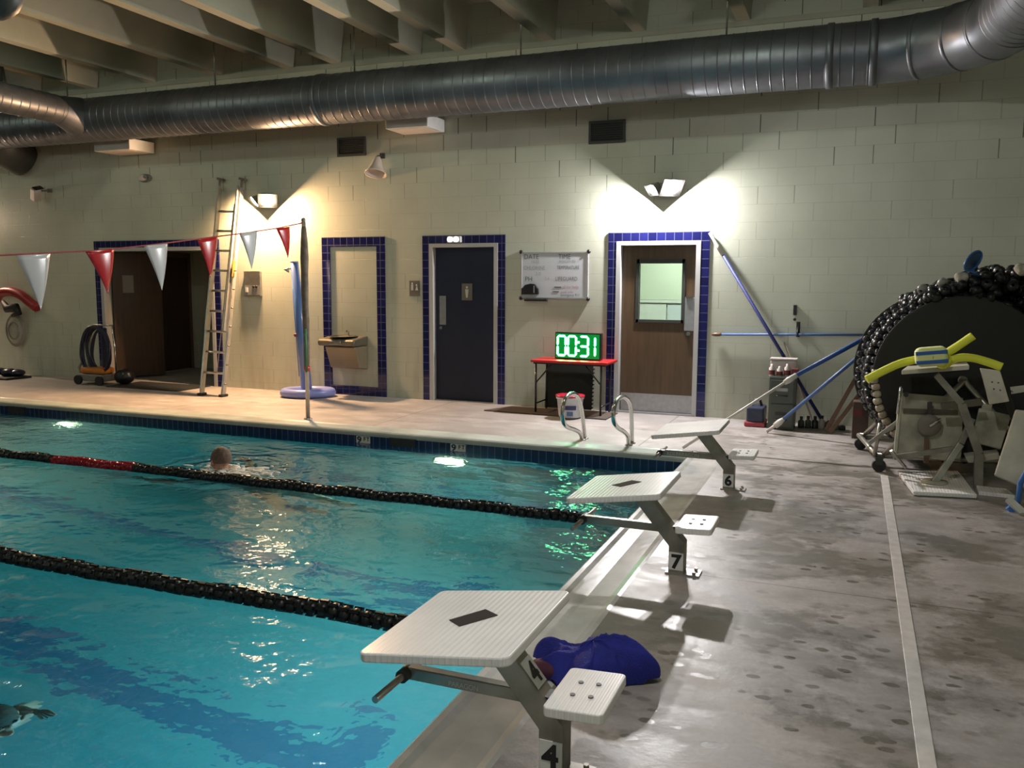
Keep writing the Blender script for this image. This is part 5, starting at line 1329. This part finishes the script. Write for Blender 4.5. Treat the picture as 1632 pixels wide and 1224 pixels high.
# B: standing on edge showing its stained underside
t = thing('starting_block', 'dismantled starting block on edge showing its stained underside', 'starting block', tuple(FL(1480, 742)), 'dismantled starting blocks heaped by the reel')
yb_ = -2.55
slab_px('platform', [(1434, 626), (1536, 634), (1532, 737), (1425, 724)], [yb_, yb_+.1, yb_+.05, yb_-.05], .035, 'under', t)
slab_px('platform_rim', [(1434, 620), (1439, 620), (1430, 722), (1425, 722)], [yb_-.06]*4, .03, 'dirtywhite', t, .002)
slab_px('platform_rib', [(1440, 651), (1527, 654), (1527, 661), (1440, 659)], [yb_-.03, yb_+.06, yb_+.06, yb_-.03], .03, 'fountrim', t, .002)
slab_px('platform_rib', [(1478, 641), (1486, 641), (1485, 661), (1478, 661)], [yb_-.04]*4, .02, 'vent', t, .002)
slab_px('platform_rib', [(1473, 699), (1481, 699), (1481, 738), (1472, 738)], [yb_-.06]*4, .03, 'plank', t, .002)
cD = WL(1481, 678, yb_-.04); m_ = MB(); m_.lathe([(0, .02), (.055, .02), (.085, .008), (.09, 0)], cD, (0, -1, 0), 24); part(m_, 'socket', 'sign', t)
part(MB().tube([cD+Vector((0, -.03, 0)), WL(1500, 668, yb_-.06)], .012, 8), 'spindle', 'chrome', t)
m_ = MB(); m_.cyl(WL(1436, 616, yb_-.08), WL(1430, 660, yb_-.1), .010, 8); part(m_, 'grip_bar', 'chrome', t)
part(MB().cyl(WL(1444, 629, yb_-.10), WL(1444, 629, yb_-.05), .020, 12), 'end_cap', 'black', t)
m_ = MB(); bar(m_, WL(1386, 706, yb_), WL(1436, 668, yb_), .030, .03); part(m_, 'loose_brace', 'steel', t)
# C: standing upright behind, small end on view, with the noodle on top
t = thing('starting_block', 'dismantled starting block standing behind the heap with the yellow noodle on top', 'starting block', tuple(FL(1540, 735)), 'dismantled starting blocks heaped by the reel')
yc_ = -2.95
pC = [WL(1437, 590, yc_), WL(1545, 582, yc_), WL(1541, 577, yc_+.45), WL(1446, 583, yc_+.45)]
part(MB().prism(pC, (0, 0, -.035)), 'platform', 'dirtywhite', t, .006)
m_ = MB(); bar(m_, WL(1492, 597, yc_+.2), WL(1532, 643, yc_+.2), .05, .06); bar(m_, WL(1532, 643, yc_+.2), WL(1560, 722, yc_+.22), .06, .06); bar(m_, WL(1560, 722, yc_+.22), Vector((WL(1562, 735, yc_+.22).x, yc_+.22, .0)), .06, .06); part(m_, 'post', 'steel_dull', t)
m_ = MB(); bar(m_, WL(1500, 648, yc_+.2), WL(1565, 640, yc_+.2), .055, .03); part(m_, 'beam', 'fountrim', t)
stp, cS, nS = slab_px('step', [(1562, 587), (1594, 591), (1609, 640), (1577, 645)], [yc_]*4, .03, 'dirtywhite', t, .006)
m_ = MB()
for px, py in ((1581, 609), (1591, 610), (1584, 620), (1594, 622)): p = WL(px, py, yc_); m_.cyl(p-Vector((0, .004, 0)), p+Vector((0, .01, 0)), .006, 8)
m_.build('bolt', 'ventframe', stp, origin=WORLD[stp.name].translation)
# D: another step plate and platform leaning at the right
t = thing('starting_block', 'dismantled starting block tilted behind with a pale plate facing out', 'starting block', tuple(FL(1590, 730)), 'dismantled starting blocks heaped by the reel')
slab_px('platform', [(1561, 650), (1612, 662), (1595, 716), (1548, 704)], [-2.5, -2.5, -2.58, -2.58], .035, 'under', t)
slab_px('step', [(1566, 645), (1582, 645), (1580, 655), (1564, 653)], [-2.47]*4, .03, 'under', t)
m_ = MB(); bar(m_, WL(1600, 618, -2.6), WL(1632, 712, -2.55), .05, .04); part(m_, 'post', 'vent', t)
m_ = MB(); npq = [WL(1610, 617, -2.7), WL(1650, 612, -2.7), WL(1650, 622, -2.7), WL(1612, 628, -2.7)]; m_.prism(npq, (0, .01, 0)); npo = part(m_, 'number_plate', 'dirtywhite', t)
m_ = MB(); m_.text('9', .05, WL(1615, 627, -2.71), (0, 0, 1), (-1, 0, 0), .001); m_.build('numeral', 'black', npo, origin=WORLD[npo.name].translation)
t = thing('starting_block', 'dismantled starting block with a big pale panel at the right frame edge', 'starting block', tuple(FL(1625, 760)), 'dismantled starting blocks heaped by the reel')
slab_px('platform', [(1619, 652), (1690, 660), (1660, 790), (1585, 757)], [-3.0, -3.0, -3.2, -3.2], .035, 'dirtywhite', t, .01)
m_ = MB(); bar(m_, WL(1640, 700, -2.93), WL(1655, 775, -3.08), .05, .05); part(m_, 'post', 'steel_dull', t)
t = thing('pallet_piece', 'flat pale grating piece on the deck right of the upside down block', 'board', tuple(FL(1590, 785)))
part(MB().prism([FL(1560, 783, .03), FL(1618, 789, .03), FL(1605, 779, .03), FL(1556, 773, .03)], (0, 0, -.03)), 'panel', 'platform', t, .004)
t = thing('blue_caddy', 'dark blue frame with a white plate at the right frame edge', 'cart', tuple(FL(1625, 820)))
m_ = MB(); m_.tube([WL(1640, 745, -3.3), WL(1626, 770, -3.3), WL(1622, 800, -3.35), WL(1606, 803, -3.4)], .02, 8); part(m_, 'frame', 'bluestripe', t)
m_ = MB(); m_.prism([WL(1603, 796, -3.45), WL(1612, 792, -3.4), WL(1650, 826, -3.4), WL(1644, 838, -3.45)], (0, .02, -.02)); part(m_, 'plate', 'white', t)
m_ = MB(); m_.tube([WL(1606, 808, -3.42), WL(1640, 840, -3.42)], .018, 8); part(m_, 'runner', 'bluestripe', t)

# yellow noodle knotted on the upright block, with the striped buoy
yn = yc_+.02
def sm(pts, it=2):
    v = [Vector(p) for p in pts]
    for _ in range(it): v = [v[0]]+[q for a_, b_ in zip(v, v[1:]) for q in (a_.lerp(b_, .25), a_.lerp(b_, .75))]+[v[-1]]
    return v
t = thing('pool_noodle', 'yellow foam noodle knotted and draped over the upright dismantled block', 'noodle', tuple(WL(1500, 575, yn)))
nd = [WL(1381, 605, yn-.12), WL(1408, 591, yn-.08), WL(1436, 578, yn-.02), WL(1470, 571, yn+.02), WL(1500, 566, yn+.02), WL(1513, 572, yn-.06), WL(1503, 585, yn-.10), WL(1495, 576, yn-.02), WL(1503, 566, yn+.02), WL(1520, 556, yn), WL(1551, 535, yn-.02)]
part(MB().tube(sm(nd), .031, 14), 'foam_tube', 'yellow', t)
nd = [WL(1508, 580, yn-.04), WL(1520, 571, yn), WL(1545, 569, yn+.02), WL(1572, 576, yn+.02), WL(1597, 585, yn)]
part(MB().tube(sm(nd), .031, 14), 'foam_tube_end', 'yellow', t)
c = WL(1484, 568, yn-.10)
t = thing('pull_buoy', 'pale yellow swim buoy with two blue stripes resting beside the noodle', 'float', tuple(c))
R_ = Matrix.Rotation(-.12, 3, 'Y')
part(MB().box(c, (.225, .16, .145), R_), 'foam_block', 'yellowpale', t, .045, bseg=4)
for z_ in (.033, -.036): part(MB().box(c+R_ @ Vector((0, -.001, z_)), (.216, .164, .028), R_), 'blue_stripe', 'bluestripe', t, .004)
part(MB().text('1', .03, c+Vector((-.0, -.0835, -.012)), (1, 0, 0), (0, 0, 1), .001), 'small_mark', 'vent', t)

bpy.context.view_layer.update()
